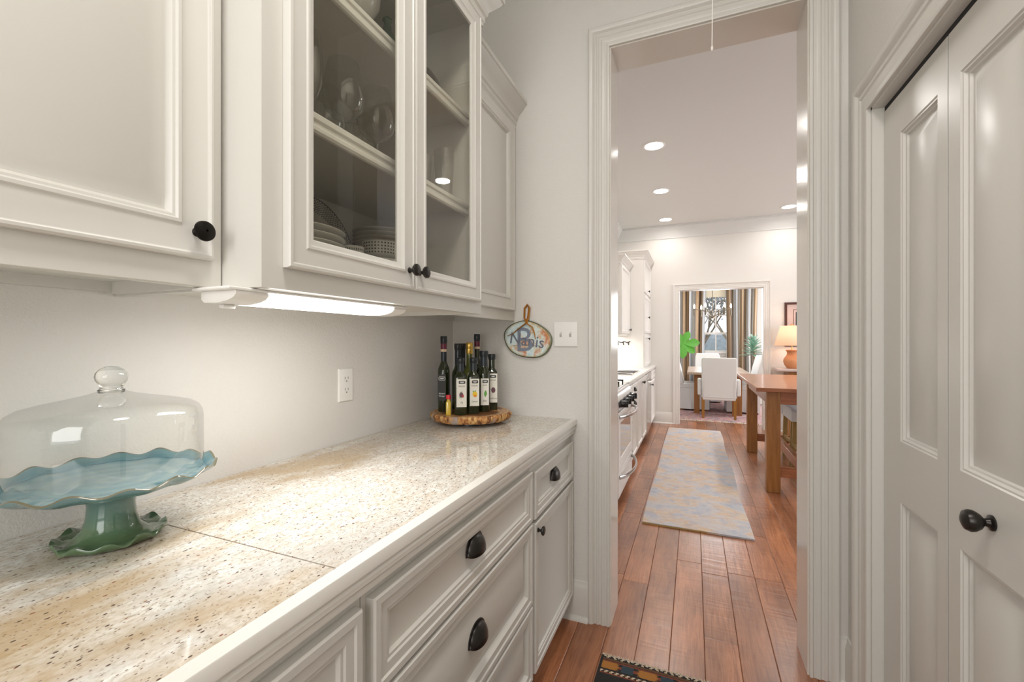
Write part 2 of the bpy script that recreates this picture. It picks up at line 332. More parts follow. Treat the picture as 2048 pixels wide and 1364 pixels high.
def dup(root, loc, rz=0, label=None):
    r = root.copy(); COL.objects.link(r); r.location = loc; r.rotation_euler = (0, 0, rz)
    if label: r['label'] = label
    for ch in list(root.children):
        c = ch.copy(); COL.objects.link(c); c.parent = r
        for g in list(ch.children):
            d = g.copy(); COL.objects.link(d); d.parent = c
    return r
def text(name, body, size, m, parent, loc, rot, shear=0, ext=.0003, align='CENTER', scale=(1, 1)):
    cu = bpy.data.curves.new(name, 'FONT'); cu.body = body; cu.size = size; cu.align_x = align; cu.align_y = 'CENTER'; cu.extrude = ext; cu.shear = shear; cu.resolution_u = 3
    t = bpy.data.objects.new(name + '_tmp', cu); COL.objects.link(t); dg = bpy.context.evaluated_depsgraph_get(); dg.update()
    me = bpy.data.meshes.new_from_object(t.evaluated_get(dg)); bpy.data.objects.remove(t)
    mx = Matrix.LocRotScale(Vector(loc), rot if not isinstance(rot, tuple) else __import__('mathutils').Euler(rot), Vector((scale[0], scale[1], 1)))
    me.transform(mx); org = ORG.get(parent.name, Vector((0, 0, 0))); me.transform(Matrix.Translation(-org)); me.materials.clear(); me.materials.append(m)
    o = bpy.data.objects.new(name, me); COL.objects.link(o); o.parent = parent; ORG[o.name] = org; return o
# ------------------------------------------------------------ room shell
XL, XR, YE, YE2, YK, ZC = -1.156, .53, 1.985, 2.170, 7.20, 3.05
struct('floor', B(-3, -1.6, -.05, 4.2, 14, -.012), mat('subfloor', (.06, .03, .015), .9))
floor = bpy.data.objects['floor']
struct('wall_left', B(XL - .12, -1.6, 0, XL, YK, ZC), wallp)
# end wall with opening
OX0, OX1, OZ = -.355, .413, 2.60
struct('wall_end', MB().box(XL, YE, 0, OX0, YE2, ZC).box(OX1, YE, 0, XR + .12, YE2, ZC).box(OX0, YE, OZ, OX1, YE2, ZC), wallp)
struct('wall_kitchen_near', B(XR + .12, YE + .08, 0, 3.62, YE2, ZC), kwall)
struct('ceiling', MB().box(XL - .12, -1.6, ZC, 3.62, YK, ZC + .1).box(-3, YK, 2.95, 3.3, 11.2, 3.05), ceilp)
# right pantry wall with closet opening Y .98..1.757, z 0..2.03
CY1, CY0, CZ = 1.757, -.02, 2.03
struct('wall_right', MB().box(XR, CY1, 0, XR + .12, YE, ZC).box(XR, -1.6, 0, XR + .12, CY0, ZC).box(XR, CY0, CZ, XR + .12, CY1, ZC), wallp)
struct('wall_closet_inside', MB().box(1.15, -.1, 0, 1.2, CY1 + .1, 2.6).box(XR + .12, CY1 + .02, 0, 1.15, CY1 + .1, 2.6).box(XR + .12, -.1, 0, 1.15, CY0 - .02, 2.6).box(XR + .12, -.1, 2.5, 1.15, CY1 + .1, 2.6), gapshade)
# back wall behind the camera, window opening added to go with the fill light
struct('wall_back', MB().box(XL - .12, -1.6, 0, -.85, -1.5, ZC).box(.35, -1.6, 0, XR + .12, -1.5, ZC).box(-.85, -1.6, 0, .35, -1.5, .95).box(-.85, -1.6, 2.45, .35, -1.5, ZC), wallp)
# kitchen right wall with a wide window, far wall with doorway
struct('wall_kitchen_right', MB().box(3.62, YE2 - .1, 0, 3.74, 3.1, ZC).box(3.62, 6.7, 0, 3.74, YK + .15, ZC).box(3.62, 3.1, 0, 3.74, 6.7, .8).box(3.62, 3.1, 2.4, 3.74, 6.7, ZC), kwall)
FX0, FX1, FZ = -.213, .928, 2.06
struct('wall_far', MB().box(XL - .12, YK, 0, FX0, YK + .14, ZC).box(FX1, YK, 0, 3.74, YK + .14, ZC).box(FX0, YK, FZ, FX1, YK + .14, ZC), kwall)
# dining room shell; window opening X .18...74, Z 1.04..2.31
WX0, WX1, WZ0, WZ1 = .16, .76, 1.03, 2.33
struct('wall_dining_back', MB().box(-3, 11, 0, WX0, 11.14, 2.95).box(WX1, 11, 0, 3.2, 11.14, 2.95).box(WX0, 11, 0, WX1, 11.14, WZ0).box(WX0, 11, WZ1, WX1, 11.14, 2.95), kwall)
struct('wall_dining_left', B(-3.1, YK + .14, 0, -3, 11.14, 2.95), kwall)
struct('wall_dining_right', B(3.2, YK + .14, 0, 3.3, 11.14, 2.95), kwall)
# ---- casings
CP = [(0, 0), (0, .012), (.004, .0145), (.009, .0145), (.012, .010), (.020, .010), (.024, .013), (.034, .0135), (.037, .010), (.045, .010), (.049, .014), (.056, .014), (.060, .010), (.066, .010), (.072, .018), (.078, .023), (.088, .024), (.094, .020), (.094, 0)]
struct('trim_1', MB().sweep([(OX0 + .006, 0), (OX0 + .006, OZ - .006), (OX1 - .006, OZ - .006), (OX1 - .006, 0)], CP, lambda a, b, h: (a, YE - h, b), -1), trimp)
struct('trim_2', MB().box(OX0, YE - .001, 0, OX0 + .012, YE2 + .002, OZ - .012).box(OX1 - .012, YE - .001, 0, OX1, YE2 + .002, OZ - .012).box(OX0, YE - .001, OZ - .012, OX1, YE2 + .002, OZ), mat('jamb_gloss_paint', (.67, .63, .57), .18, bump=.12, bscale=90))
struct('trim_3', MB().sweep([(OX0 + .006, 0), (OX0 + .006, OZ - .006), (OX1 - .006, OZ - .006), (OX1 - .006, 0)], CP, lambda a, b, h: (a, YE2 + h, b), -1), trimp)
CP2 = [(o * .112 / .094, h) for o, h in CP]
struct('trim_4', MB().sweep([(CY1 + .002, 0), (CY1 + .002, CZ), (CY0 - .002, CZ), (CY0 - .002, 0)], CP2, lambda a, b, h: (XR - h, a, b), 1), trimp)
struct('trim_5', MB().box(XR - .001, CY1 - .010, 0, XR + .119, CY1, CZ).box(XR - .001, CY0, 0, XR + .119, CY0 + .01, CZ).box(XR - .001, CY0, CZ - .008, XR + .119, CY1, CZ), trimp)
struct('trim_6', MB().sweep([(FX0 + .006, 0), (FX0 + .006, FZ - .006), (FX1 - .006, FZ - .006), (FX1 - .006, 0)], CP, lambda a, b, h: (a, YK - h, b), -1), whitek)
struct('trim_7', MB().box(FX0, YK - .001, 0, FX0 + .01, YK + .142, FZ).box(FX1 - .01, YK - .001, 0, FX1, YK + .142, FZ).box(FX0 + .01, YK - .001, FZ - .01, FX1 - .01, YK + .142, FZ), whitek)
struct('trim_8', MB().sweep([(-1.156, YK), (3.62, YK)], [(0, 2.86), (.012, 2.86), (.014, 2.885), (.03, 2.905), (.05, 2.95), (.078, 2.99), (.095, 3.015), (.11, 3.02), (.11, 3.05), (0, 3.05)], lambda a, b, h: (a, b, h)), ceilp)
struct('trim_9', MB().sweep([(XL, YK), (XL, YE2)], [(0, 2.86), (.012, 2.86), (.014, 2.885), (.03, 2.905), (.05, 2.95), (.078, 2.99), (.095, 3.015), (.11, 3.02), (.11, 3.05), (0, 3.05)], lambda a, b, h: (a, b, h), -1), ceilp)
BP = [(0, 0), (.014, 0), (.014, .135), (.012, .142), (.012, .15), (.007, .158), (.005, .172), (0, .175)]
def baseb(name, path, side, m=trimp, shoe=True):
    mb = MB().sweep(path, BP, lambda a, b, h: (a, b, h), side)
    if shoe: mb.sweep(path, [(.014, 0), (.030, 0), (.028, .010), (.020, .018), (.014, .020)], lambda a, b, h: (a, b, h), side)
    struct(name, mb, m)
baseb('baseboard_end', [(-.60, YE), (OX0 - .088, YE)], 1)
baseb('baseboard_right', [(OX1 + .088, YE), (XR, YE), (XR, CY1 + .114)], 1)
baseb('baseboard_far', [(-.60, YK), (FX0 - .088, YK)], 1, whitek)
baseb('baseboard_far_right', [(FX1 + .088, YK), (3.62, YK)], 1, whitek)
baseb('baseboard_dining_back', [(-3, 11), (3.2, 11)], 1, whitek)
# ---- floor planks
PW = .131
unit = {}
def plank_mesh(L):
    if L not in unit:
        mb = MB(); e = .0022; w = PW / 2 - .0006; h = L / 2 - .0006
        mb.rings([[(-w, -h, -.012), (w, -h, -.012), (w, h, -.012), (-w, h, -.012)], [(-w, -h, -e), (w, -h, -e), (w, h, -e), (-w, h, -e)], [(-w + e, -h + e, 0), (w - e, -h + e, 0), (w - e, h - e, 0), (-w + e, h - e, 0)]], False, True)
        me = bpy.data.meshes.new('plank'); me.from_pydata(mb.v, [], mb.f); bm = bmesh.new(); bm.from_mesh(me); bmesh.ops.recalc_face_normals(bm, faces=bm.faces); bm.to_mesh(me); bm.free(); me.materials.append(floorm); unit[L] = me
    return unit[L]
rest = MB(); rnd = random.Random(3); npl = 0
for k in range(-5, 27):
    xc = .040 + PW * (k + .5); y = -1.5 if xc < .7 else 2.0; y -= rnd.random() * .6 if xc > .7 else 0
    first = True
    while y < 7.9:
        L = rnd.choice((.46, .72, .95, 1.22)); 
        if first and xc < .7: L = rnd.choice((.95, 1.22)); first = False
        L *= 1.25
        if xc < 1.75 and y + L > 1.05:
            o = bpy.data.objects.new('plank', plank_mesh(L)); COL.objects.link(o); o.location = (xc, y + L / 2, 0); o.parent = floor; npl += 1
        else:
            rest.box(xc - PW / 2 + .001, y + .001, -.012, xc + PW / 2 - .001, y + L - .001, 0)
        y += L
rest.box(-3, 7.9, -.012, 3.2, 11, -.001).box(-3, 7.34, -.012, -.62, 7.9, -.001).box(-1.156, -1.5, -.012, -.617, 7.2, -.003)
o = rest.build('floorboards', floorm, floor); o['kind'] = 'stuff'
# ------------------------------------------------------------ hardware
def round_knob(parent, c, axis, r=.0165, d=.026, base=.008):
    return MB().lathe([(base, 0), (base, .002), (base * .62, .005), (base * .55, .012), (r * .8, d * .6), (r, d * .74), (r * .96, d * .88), (r * .6, d * .98), (r * .1, d)], c, 24, axis).build('knob', black, parent)
def cup_pull(parent, c, w=.042, h=.045, d=.024):  # c: top centre on the drawer face, opening downward, face +x
    mb = MB(); rs = []
    N = 14
    for i in range(7):
        ph = i / 6 * PI / 2; ring = []
        for k in range(N + 1):
            a = PI * k / N
            sa_ = math.sin(a) ** .8 if 0 < k < N else 0
            ring.append((c[0] + .002 + d * math.sin(ph) * sa_, c[1] - w * math.cos(a), c[2] - h + h * sa_ * math.cos(ph) ** .9 - .004 * math.sin(ph) * sa_))
        rs.append(ring)
    mb.rings(rs, False, False, False)
    o = mb.build('cup_pull', black, parent, solid=.002)
    MB().rings([[(c[0] + x, c[1] - (w + g) * math.cos(PI * k / N), c[2] - h + (h + g) * (max(0, math.sin(PI * k / N)) ** .8)) for k in range(N + 1)] for x, g in ((0, -.002), (0, .0035), (.003, .0035), (.003, -.002), (0, -.002))], False, False, False).build('pull_backplate', black, o)
    return o
# ------------------------------------------------------------ pantry base cabinets
FXC = -.530
DP = [(0, 0), (0, .016), (.003, .020), (.016, .020), (.019, .0165), (.037, .0165), (.040, .0135), (.046, .0135), (.050, .007), (.056, .005)]
RP = [(0, 0), (0, .016), (.003, .020), (.016, .020), (.019, .0165), (.037, .0165), (.041, .012), (.047, .003), (.052, .003), (.085, .014)]
def bcab(label, y0, y1, fronts):
    t = thing('base_cabinet', label, 'cabinet', ((XL + FXC) / 2, (y0 + y1) / 2, 0))
    MB().box(XL + .002, y0, .093, FXC - .02, y1, .888).build('body', paint, t)
    mb = MB(); st = .022
    mb.box(FXC - .02, y0, .093, FXC, y1, .112).box(FXC - .02, y0, .80, FXC, y1, .888).box(FXC - .02, y0, .112, FXC, y0 + st, .80).box(FXC - .02, y1 - st, .112, FXC, y1, .80).box(FXC - .02, y0 + st, .112, FXC - .012, y1 - st, .80).build('face_frame', paint, t)
    B(XL + .002, y0, 0, FXC - .055, y1, .093).build('toe_kick', paint, t)
    for kind, a, b, z0, z1, pr in fronts:
        f = MB().front((FXC + .0005, a, z0), (0, 1, 0), (0, 0, 1), (1, 0, 0), b - a, z1 - z0, pr).build(kind, paint, t)
        if kind == 'drawer': cup_pull(f, (FXC + .008 if pr is DP else FXC + .0145, (a + b) / 2 - .01, min((z0 + z1) / 2 + .045, z1 - .045)))
        else: round_knob(f, (FXC + .019, a + .026 if a > 1 else b - .026, .607), 'x')
    return t
bcab('painted base cabinet at the near left, mostly cut off by the photo edge', -.45, .595, [('drawer', -.40, .582, .655, .829, DP), ('door', -.40, .08, .113, .640, RP), ('door', .09, .582, .113, .640, RP)])
bcab('wide painted drawer cabinet with three stacked drawers, in the middle of the run', .597, 1.430, [('drawer', .610, 1.418, .657, .829, DP), ('drawer', .610, 1.418, .376, .648, RP), ('drawer', .610, 1.418, .113, .366, RP)])
bcab('narrow painted base cabinet with one drawer above one door, against the end wall', 1.432, YE - .002, [('drawer', 1.445, 1.962, .652, .818, DP), ('door', 1.445, 1.962, .113, .637, DP)])
wt = thing('worktop', 'long pale speckled granite tile worktop with white painted front edge', 'worktop', (-.83, .75, .889))
B(XL + .001, -.45, .889, -.526, YE - .001, .912).build('substrate', grout, wt)
MB().sweep([(-.5255, -.45), (-.5255, YE - .001)], [(0, .916), (.026, .916), (.027, .9145), (.027, .893), (.019, .890), (.019, .884), (.0225, .880), (.0225, .872), (.016, .868), (.012, .862), (.014, .858), (.014, .852), (.003, .846), (-.0035, .846), (-.0035, .8885), (0, .8885)], lambda a, b, h: (a, b, h)).build('edge_strip', stripm, wt)
js = [-.42, -.101, .218, .5377, .857, 1.176, 1.495, 1.814, YE - .001]
for a, b in zip(js, js[1:]):
    for x0, x1 in ((XL + .001, -.840), (-.8392, -.526)):
        ga = .0014 if abs(a - .5377) < .01 else .0002; gb = .0014 if abs(b - .5377) < .01 else .0002
        B(x0, a + ga, .9121, x1, b - gb, .915).build('tile', granite, wt)
# ------------------------------------------------------------ wall cabinets
FU = -.81
UP = [(0, 0), (0, .011), (.003, .015), (.007, .0155), (.010, .0125), (.013, .0115), (.053, .0115), (.056, .0145), (.061, .0145), (.064, .011), (.068, .010), (.073, .003), (.0745, -.001), (.076, -.001), (.103, .0095)]
CRP = [(0, -.03), (.006, -.03), (.006, -.018), (.011, -.012), (.011, .004), (.018, .010), (.021, .026), (.034, .040), (.052, .060), (.060, .072), (.066, .074), (.066, .092), (0, .092)]
def crown(parent, path, side, z, m=paint): MB().sweep(path, [(o, z + h) for o, h in CRP], lambda a, b, h: (a, b, h), side).build('crown', m, parent)
def side_cab(label, y0, y1, doors, knob, crp, cs):
    t = thing('wall_cabinet', label, 'cabinet', (XL, (y0 + y1) / 2, 1.373))
    MB().box(XL + .001, y0, 1.402, FU - .02, y1, 2.345).box(XL + .001, y0, 1.381, XL + .016, y1, 1.402).box(XL + .016, y0, 1.377, FU - .02, y0 + .012, 1.402).box(XL + .016, y1 - .012, 1.377, FU - .02, y1, 1.402).build('body', paint, t)
    B(FU - .02, y0, 1.373, FU, y1, 2.345).build('face_frame', paint, t, bevel=.002)
    for a, b in doors:
        d = MB().front((FU + .0005, a, 1.421), (0, 1, 0), (0, 0, 1), (1, 0, 0), b - a, .90, UP).build('door', paint, t)
        if knob: round_knob(d, (FU + .0115, knob, 1.466), 'x', .0175, .028)
    crown(t, crp, cs, 2.343)
side_cab('white painted wall cabinet at the near left with raised panel door and black knob', -.50, .5455, [(.095, .524), (-.36, .07)], .494, [(FU, -.5), (FU, .5455)], 1)
side_cab('white painted wall cabinet beyond the glass doors, tucked against the end wall', 1.4145, YE - .001, [(1.44, 1.955)], None, [(FU, 1.4145), (FU, YE - .001)], 1)
# glass cabinet
GX = -.707; gy0, gy1 = .547, 1.413
t = thing('glass_door_cabinet', 'taller projecting wall cabinet with two glass doors showing glasses and plates', 'cabinet', (XL, .98, 1.373))
MB().box(XL + .001, gy0, 1.373, GX - .019, gy0 + .016, 2.44).box(XL + .001, gy1 - .016, 1.373, GX - .019, gy1, 2.44).box(XL + .001, gy0 + .016, 2.42, GX - .019, gy1 - .016, 2.44).build('body', paint, t)
MB().box(XL + .001, gy0 + .016, 1.388, GX - .019, gy1 - .016, 1.400).box(XL + .001, gy0 + .016, 1.400, XL + .008, gy1 - .016, 2.42).box(XL + .008, gy0 + .016, 1.4, GX - .02, gy0 + .019, 2.42).box(XL + .008, gy1 - .019, 1.4, GX - .02, gy1 - .016, 2.42).build('lining', inside, t)
MB().box(GX - .019, gy0, 1.373, GX, gy0 + .050, 2.44).box(GX - .019, gy1 - .050, 1.373, GX, gy1, 2.44).box(GX - .019, gy0 + .05, 1.373, GX, gy1 - .05, 1.430).box(GX - .019, gy0 + .05, 2.405, GX, gy1 - .05, 2.44).build('face_frame', paint, t)
SP = [(0, 0), (.006, .001), (.010, .006), (.010, .014), (.006, .018), (.006, .026), (.010, .030), (.010, .040), (.006, .045), (0, .046)]
for z in (1.768, 2.090):
    s = B(XL + .01, gy0 + .02, z - .018, -.755, gy1 - .02, z).build('shelf', inside, t)
    MB().sweep([(-.755, gy0 + .02), (-.755, gy1 - .02)], [(o, z - .046 + h) for o, h in SP], lambda a, b, h: (a, b, h)).build('shelf_edge', stripm, s)
GP = [(0, 0), (0, .012), (.003, .017), (.008, .018), (.011, .015), (.040, .015), (.043, .0175), (.048, .0175), (.053, .013), (.060, .010), (.064, .008), (.064, 0)]
for i, (a, b) in enumerate(((.590, .9865), (.9885, 1.385))):
    d = MB().front((GX + .0005, a, 1.414), (0, 1, 0), (0, 0, 1), (1, 0, 0), b - a, 1.004, GP + [(0, 0)], False, False).build('door', paint, t)
    B(GX + .004, a + .062, 1.476, GX + .0065, b - .062, 2.356).build('glass_pane', pane, d)
    round_knob(d, (GX + .0145, (b - .024) if i == 0 else (a + .020), 1.463), 'x', .016, .030)
crown(t, [(XL + .001, gy0), (GX, gy0), (GX, gy1), (XL + .001, gy1)], 1, 2.438)
# under-cabinet light
t = thing('undercabinet_light', 'lit white fluorescent strip light fixed under the glass door cabinet', 'light', (-.85, .75, 1.34))
MB().box(-.832, .505, 1.3665, -.732, 1.012, 1.3722).build('base_plate', whitepl, t, bevel=.002)
sec = [(-.828, 1.3663), (-.736, 1.3663), (-.735, 1.361), (-.742, 1.354), (-.758, 1.349), (-.785, 1.3455), (-.820, 1.3462), (-.828, 1.352)]
MB().rings([[(x, y, z) for x, z in sec] for y in (.5845, .9545)]).build('diffuser', diffm, t)
MB().rings([[(x, y, z) for x, z in sec] for y in (.520, .584)]).build('end_cap', whitepl, t)
MB().rings([[(x, y, z) for x, z in sec] for y in (.955, 1.006)]).build('end_cap', whitepl, t)
B(-.818, .545, 1.338, -.806, .570, 1.3460).build('switch', whitepl, t, bevel=.002)
# ------------------------------------------------------------ things in the glass cabinet
def plate_thing(x, y, z, r, label, group, m=ceramicw):
    t = MB().lathe([(r * .55, 0), (r * .6, .004), (r * .97, .014), (r, .0165), (r * .99, .018), (r * .6, .008), (r * .01, .007)], (0, 0, 0), 40).build('plate', m, None); t.location = (x, y, z)
    return tag(t, label, 'plate', group)
ORDN = 'topmost second third fourth fifth sixth seventh eighth ninth tenth eleventh twelfth thirteenth fourteenth fifteenth sixteenth seventeenth lowest'.split()
p0 = None
for i in range(9):
    n_ = 8 - i; lab = 'large white plate, ' + ('topmost' if n_ == 0 else 'lowest' if n_ == 8 else ORDN[n_] + ' from the top') + ' of the stack behind the left glass door'
    if p0 is None: p0 = o = plate_thing(-.965, .835, 1.4005, .130, lab, 'plates stacked behind the left glass door')
    else: o = dup(p0, (-.965, .835, 1.4005 + i * .0182), 0, lab)
p1 = None
for i in range(18):
    n_ = 17 - i; lab = 'small white plate, ' + ('topmost' if n_ == 0 else 'lowest' if n_ == 17 else ORDN[n_] + ' from the top') + ' of the stack behind the lattice bowl'
    if p1 is None: p1 = plate_thing(-1.040, 1.280, 1.4005, .100, lab, 'small plates behind the patterned bowl')
    else: dup(p1, (-1.040, 1.280, 1.4005 + i * .0146), 0, lab)
def pattern_lathe(prof, c, seg, mr, name, parent=None, lean=0):
    mb = MB(); mb.lathe(prof, (0, 0, 0), seg, cap0=True, cap1=True); mb.c = []
    n = len(prof) - 1
    for f in range(len(mb.f)):
        if f >= n * seg: mb.c.append((.7, .68, .64)); continue
        i, j = divmod(f, seg)
        mb.c.append(mr(i, j))
    return mb.build(name, dotm, parent, angle=80)
chk = lambda lo, hi: (lambda i, j: ((.06, .055, .05) if (i + j) % 2 == 0 and (j // 1) % 2 == 0 else (.72, .70, .66)) if lo <= i < hi else (.74, .72, .68))
# standing patterned platter
pr = [(.02, 0), (.10, .002), (.168, .016), (.168, .018)] + [(.163 - .0042 * k, .018 - .0009 * k) for k in range(11)] + [(.105, .006), (.02, .005)]
o = pattern_lathe(pr, (0, 0, 0), 180, lambda i, j: (.12, .10, .09) if i == 2 or i == 3 else (((.13, .11, .10) if (i + j) % 2 else (.66, .62, .57)) if 4 <= i <= 13 else (.60, .56, .51)), 'platter')
o.location = (-1.120, 1.040, 1.5715); o.rotation_euler = (0, R(82), 0); tag(o, 'large round platter with fine patterned rim leaning against the cabinet back', 'platter')
def bowl_thing(x, y, z, r, h, label, group, pat=None, m=ceramicw, name='bowl'):
    prof = [(r * .72, 0), (r * .75, .003), (r * .97, h * .25)] + [(r * (.97 + .03 * k / 8), h * (.25 + .73 * k / 8)) for k in range(1, 9)] + [(r * .96, h), (r * .9, h * .5), (r * .5, .008), (r * .02, .007)]
    if pat: t = pattern_lathe(prof, (0, 0, 0), 72, chk(1, 11), name)
    else: t = MB().lathe(prof, (0, 0, 0), 40).build(name, m, None)
    t.location = (x, y, z); return tag(t, label, 'bowl' if name == 'bowl' else 'cup', group)
for i in range(3): bowl_thing(-.885, 1.085, 1.4005 + i * .0415, .0535, .0405, ['plain white bowl at the bottom, under the patterned bowl', 'plain white bowl second from the bottom, under the patterned bowl', 'plain white bowl directly beneath the black and white patterned bowl'][i], 'white bowls under the patterned bowl')
bowl_thing(-.885, 1.085, 1.5255, .055, .050, 'bowl with black and white lattice pattern on top of white bowls', None, True)
bowl_thing(-.905, .985, 1.4005, .034, .075, 'patterned cup standing below another, beside the left plate stack', 'patterned cups between plates and bowls', True, name='cup')
bowl_thing(-.905, .985, 1.4765, .034, .070, 'upper patterned cup between the left plate stack and lattice bowl', 'patterned cups between plates and bowls', True, name='cup')
def glass_thing(x, y, z, kind, label, group, sc=1):
    if kind == 'wine': pr = [(.038, 0), (.037, .002), (.008, .006), (.0038, .014), (.0038, .100), (.008, .106), (.030, .116), (.050, .138), (.057, .165), (.052, .205), (.040, .262)]
    if kind == 'flute': pr = [(.032, 0), (.031, .002), (.006, .006), (.0035, .014), (.0035, .09), (.010, .10), (.023, .13), (.026, .17), (.021, .26)]
    if kind == 'tumbler': pr = [(.026, 0), (.027, .003), (.036, .165)]
    t = MB().lathe([(r * sc, h * sc) for r, h in pr], (0, 0, 0), 32, cap1=False).build({'wine': 'wine_glass', 'flute': 'champagne_flute', 'tumbler': 'tall_tumbler'}[kind], wineg, None, angle=60)
    t.location = (x, y, z); return tag(t, label, 'glass', group)
g = 'glassware on the middle shelf'
for a in [(-.88, .925, 'wine', 'large balloon wine glass on middle shelf behind the left glass door', 1), (-.88, 1.060, 'wine', 'second balloon wine glass, just left of the centre door stiles', .98), (-1.02, 1.00, 'wine', 'balloon wine glass standing behind the two front ones on middle shelf', 1),
          (-.86, .800, 'flute', 'slim flute nearest the left edge of the middle shelf', 1), (-.95, .805, 'flute', 'slim flute behind the nearest flute on the middle shelf', 1.02), (-1.05, .88, 'wine', 'wine glass at the back left of the middle shelf', .95),
          (-1.02, 1.14, 'wine', 'wine glass at the back, behind the centre door stiles', .95), (-.80, 1.315, 'tumbler', 'tall clear tumbler at front right of middle shelf, behind right door', 1), (-.89, 1.33, 'tumbler', 'tall clear tumbler behind the front one on the right', 1), (-.98, 1.30, 'tumbler', 'tall clear tumbler furthest back on the right of the middle shelf', 1)]:
    glass_thing(a[0], a[1], 1.7685, a[2], a[3], g, a[4])
t = MB().lathe([(.034, 0), (.036, .006), (.036, .07), (.028, .10), (.013, .125), (.011, .150), (.015, .158), (.014, .162)], (0, 0, 0), 28).build('glass_vase', mat('green_bottle_glass', (.05, .10, .05), .1, coat=.3), None); t.location = (-.86, 1.085, 2.0905); tag(t, 'small green glass bottle vase on the top shelf', 'vase')
t = MB().lathe([(.115, 0), (.113, .03), (.10, .07), (.08, .10), (.04, .112), (.035, .118), (.005, .118)], (0, 0, 0), 48).build('bowl', mat('smoked_wood', (.05, .038, .028), .35), None); t.location = (-.90, 1.258, 2.0905); tag(t, 'dark round bowl turned upside down on the top shelf, behind right door', 'bowl')
t = thing('footed_bowl', 'white bowl on a dark foot at the left of the top shelf', 'bowl', (-.90, .98, 2.0905)); MB().lathe([(.035, 2.0905), (.034, 2.096), (.012, 2.105), (.010, 2.17), (.02, 2.185)], (-.90, .98, 0), 28).build('foot', mat('dark_foot', (.03, .03, .03), .3), t); MB().lathe([(.02, 2.185), (.05, 2.20), (.075, 2.24), (.08, 2.28), (.077, 2.28), (.05, 2.21), (.004, 2.195)], (-.90, .98, 0), 32).build('bowl_cup', ceramicw, t)
# ------------------------------------------------------------ cake stand and dome
cx, cy, cz = -.984, .460, .915
ROT = R(12)
def wv(n, amp, r0, r1, ph=0):
    def f(a, r, h):
        k = max(0, min(1, (r - r0) / (r1 - r0))); return amp * k * k * math.sin(n * a + ph) + amp * .35 * k * math.sin((n * .5 + 1.5) * a + 1)
    return f
t = thing('cake_stand', 'blue and green glazed pottery cake stand with ruffled rim and foot', 'cake stand', (cx, cy, cz))
MB().lathe([(.080, .010), (.076, .004), (.055, .001), (.0, .001), (.0, .012), (.030, .012), (.033, .03), (.030, .06), (.034, .09), (.052, .104), (.0, .106)][::1] if False else [(.060, .0005), (.070, .002), (.0805, .011), (.079, .015), (.066, .010), (.052, .014), (.041, .026), (.0355, .045), (.034, .066), (.037, .086), (.050, .098)], (cx, cy, cz), 120, wob=wv(11, .0045, .067, .08, .6)).build('pedestal', glaze, t, angle=80)
pl = MB().lathe([(.045, .0965), (.100, .100), (.140, .107), (.158, .118), (.1615, .121)], (cx, cy, cz), 160, cap1=False, wob=wv(15, .0045, .120, .16)).build('plate_underside', glaze, t, angle=80)
MB().lathe([(.1615, .121), (.1600, .1235), (.1570, .1225)], (cx, cy, cz), 160, cap0=False, cap1=False, wob=wv(15, .0045, .120, .16)).build('rim', rimglaze, t, angle=80)
MB().lathe([(.1570, .1225), (.150, .116), (.1445, .1125), (.143, .1105), (.141, .1125), (.136, .1115), (.09, .1085), (.02, .1080)], (cx, cy, cz), 160, cap0=False, wob=wv(15, .0045, .120, .16)).build('plate_top', glazetop, t, angle=80)
t = thing('glass_dome', 'clear glass cake dome with ball knob resting on the cake stand', 'cake dome', (cx, cy, cz + .117))
zt = cz + .117
MB().lathe([(.1365, .002), (.1378, .0), (.1385, .003), (.1380, .098), (.1365, .110), (.131, .120), (.120, .1275), (.095, .1345), (.060, .142), (.035, .148), (.020, .1535), (.004, .1535)], (cx, cy, zt), 96, cap0=False, cap1=False).build('dome', domeg, t, angle=60)
MB().lathe([(.003, .1540), (.019, .1540), (.0195, .1560), (.0165, .1585), (.0165, .1625), (.0185, .166), (.0225, .173), (.0238, .180), (.0225, .187), (.017, .194), (.009, .198), (.001, .199)], (cx, cy, zt), 48).build('knob', knobglass, t, angle=80)
# ------------------------------------------------------------ tray with bottles
tx, ty = -.925, 1.745
t = thing('wooden_tray', 'round slice-of-tree tray with bark edge on the granite near the corner', 'tray', (tx, ty, .915))
def wtr(a): return 1 + .018 * math.sin(3 * a + 1) + .012 * math.sin(7 * a) + .007 * math.sin(17 * a + 2)
def tring(r, z, k=1): return [(tx + r * (1 + (wtr(2 * PI * i / 120) - 1) * k) * math.cos(2 * PI * i / 120), ty + r * (1 + (wtr(2 * PI * i / 120) - 1) * k) * math.sin(2 * PI * i / 120), z) for i in range(120)]
def rough(r, z):
    rr = random.Random(int(z * 10000)); return [(x + (x - tx) / r * rr.uniform(-.0022, .0022), y + (y - ty) / r * rr.uniform(-.0022, .0022), z) for x, y, z in tring(r, z)]
o = MB().rings([tring(.172, .9651), tring(.150, .9652), tring(.02, .9652)], False, True).build('tray_top', traywood, t); 
for v in o.data.vertices: pass
MB().rings([tring(.150, .931), rough(.165, .932), rough(.172, .938), rough(.176, .945), rough(.178, .953), rough(.177, .960), tring(.172, .9648)], True, True).build('bark_edge', barkm, t, angle=60)
MB().lathe([(.10, .9155), (.10, .9305)], (tx, ty, 0), 32).build('turntable_base', blackpl, t)
ZT = .9655
def yawto(x, y): return math.atan2(-x, y) * 0 + math.atan2(y, x) + PI / 2   # faces the camera side
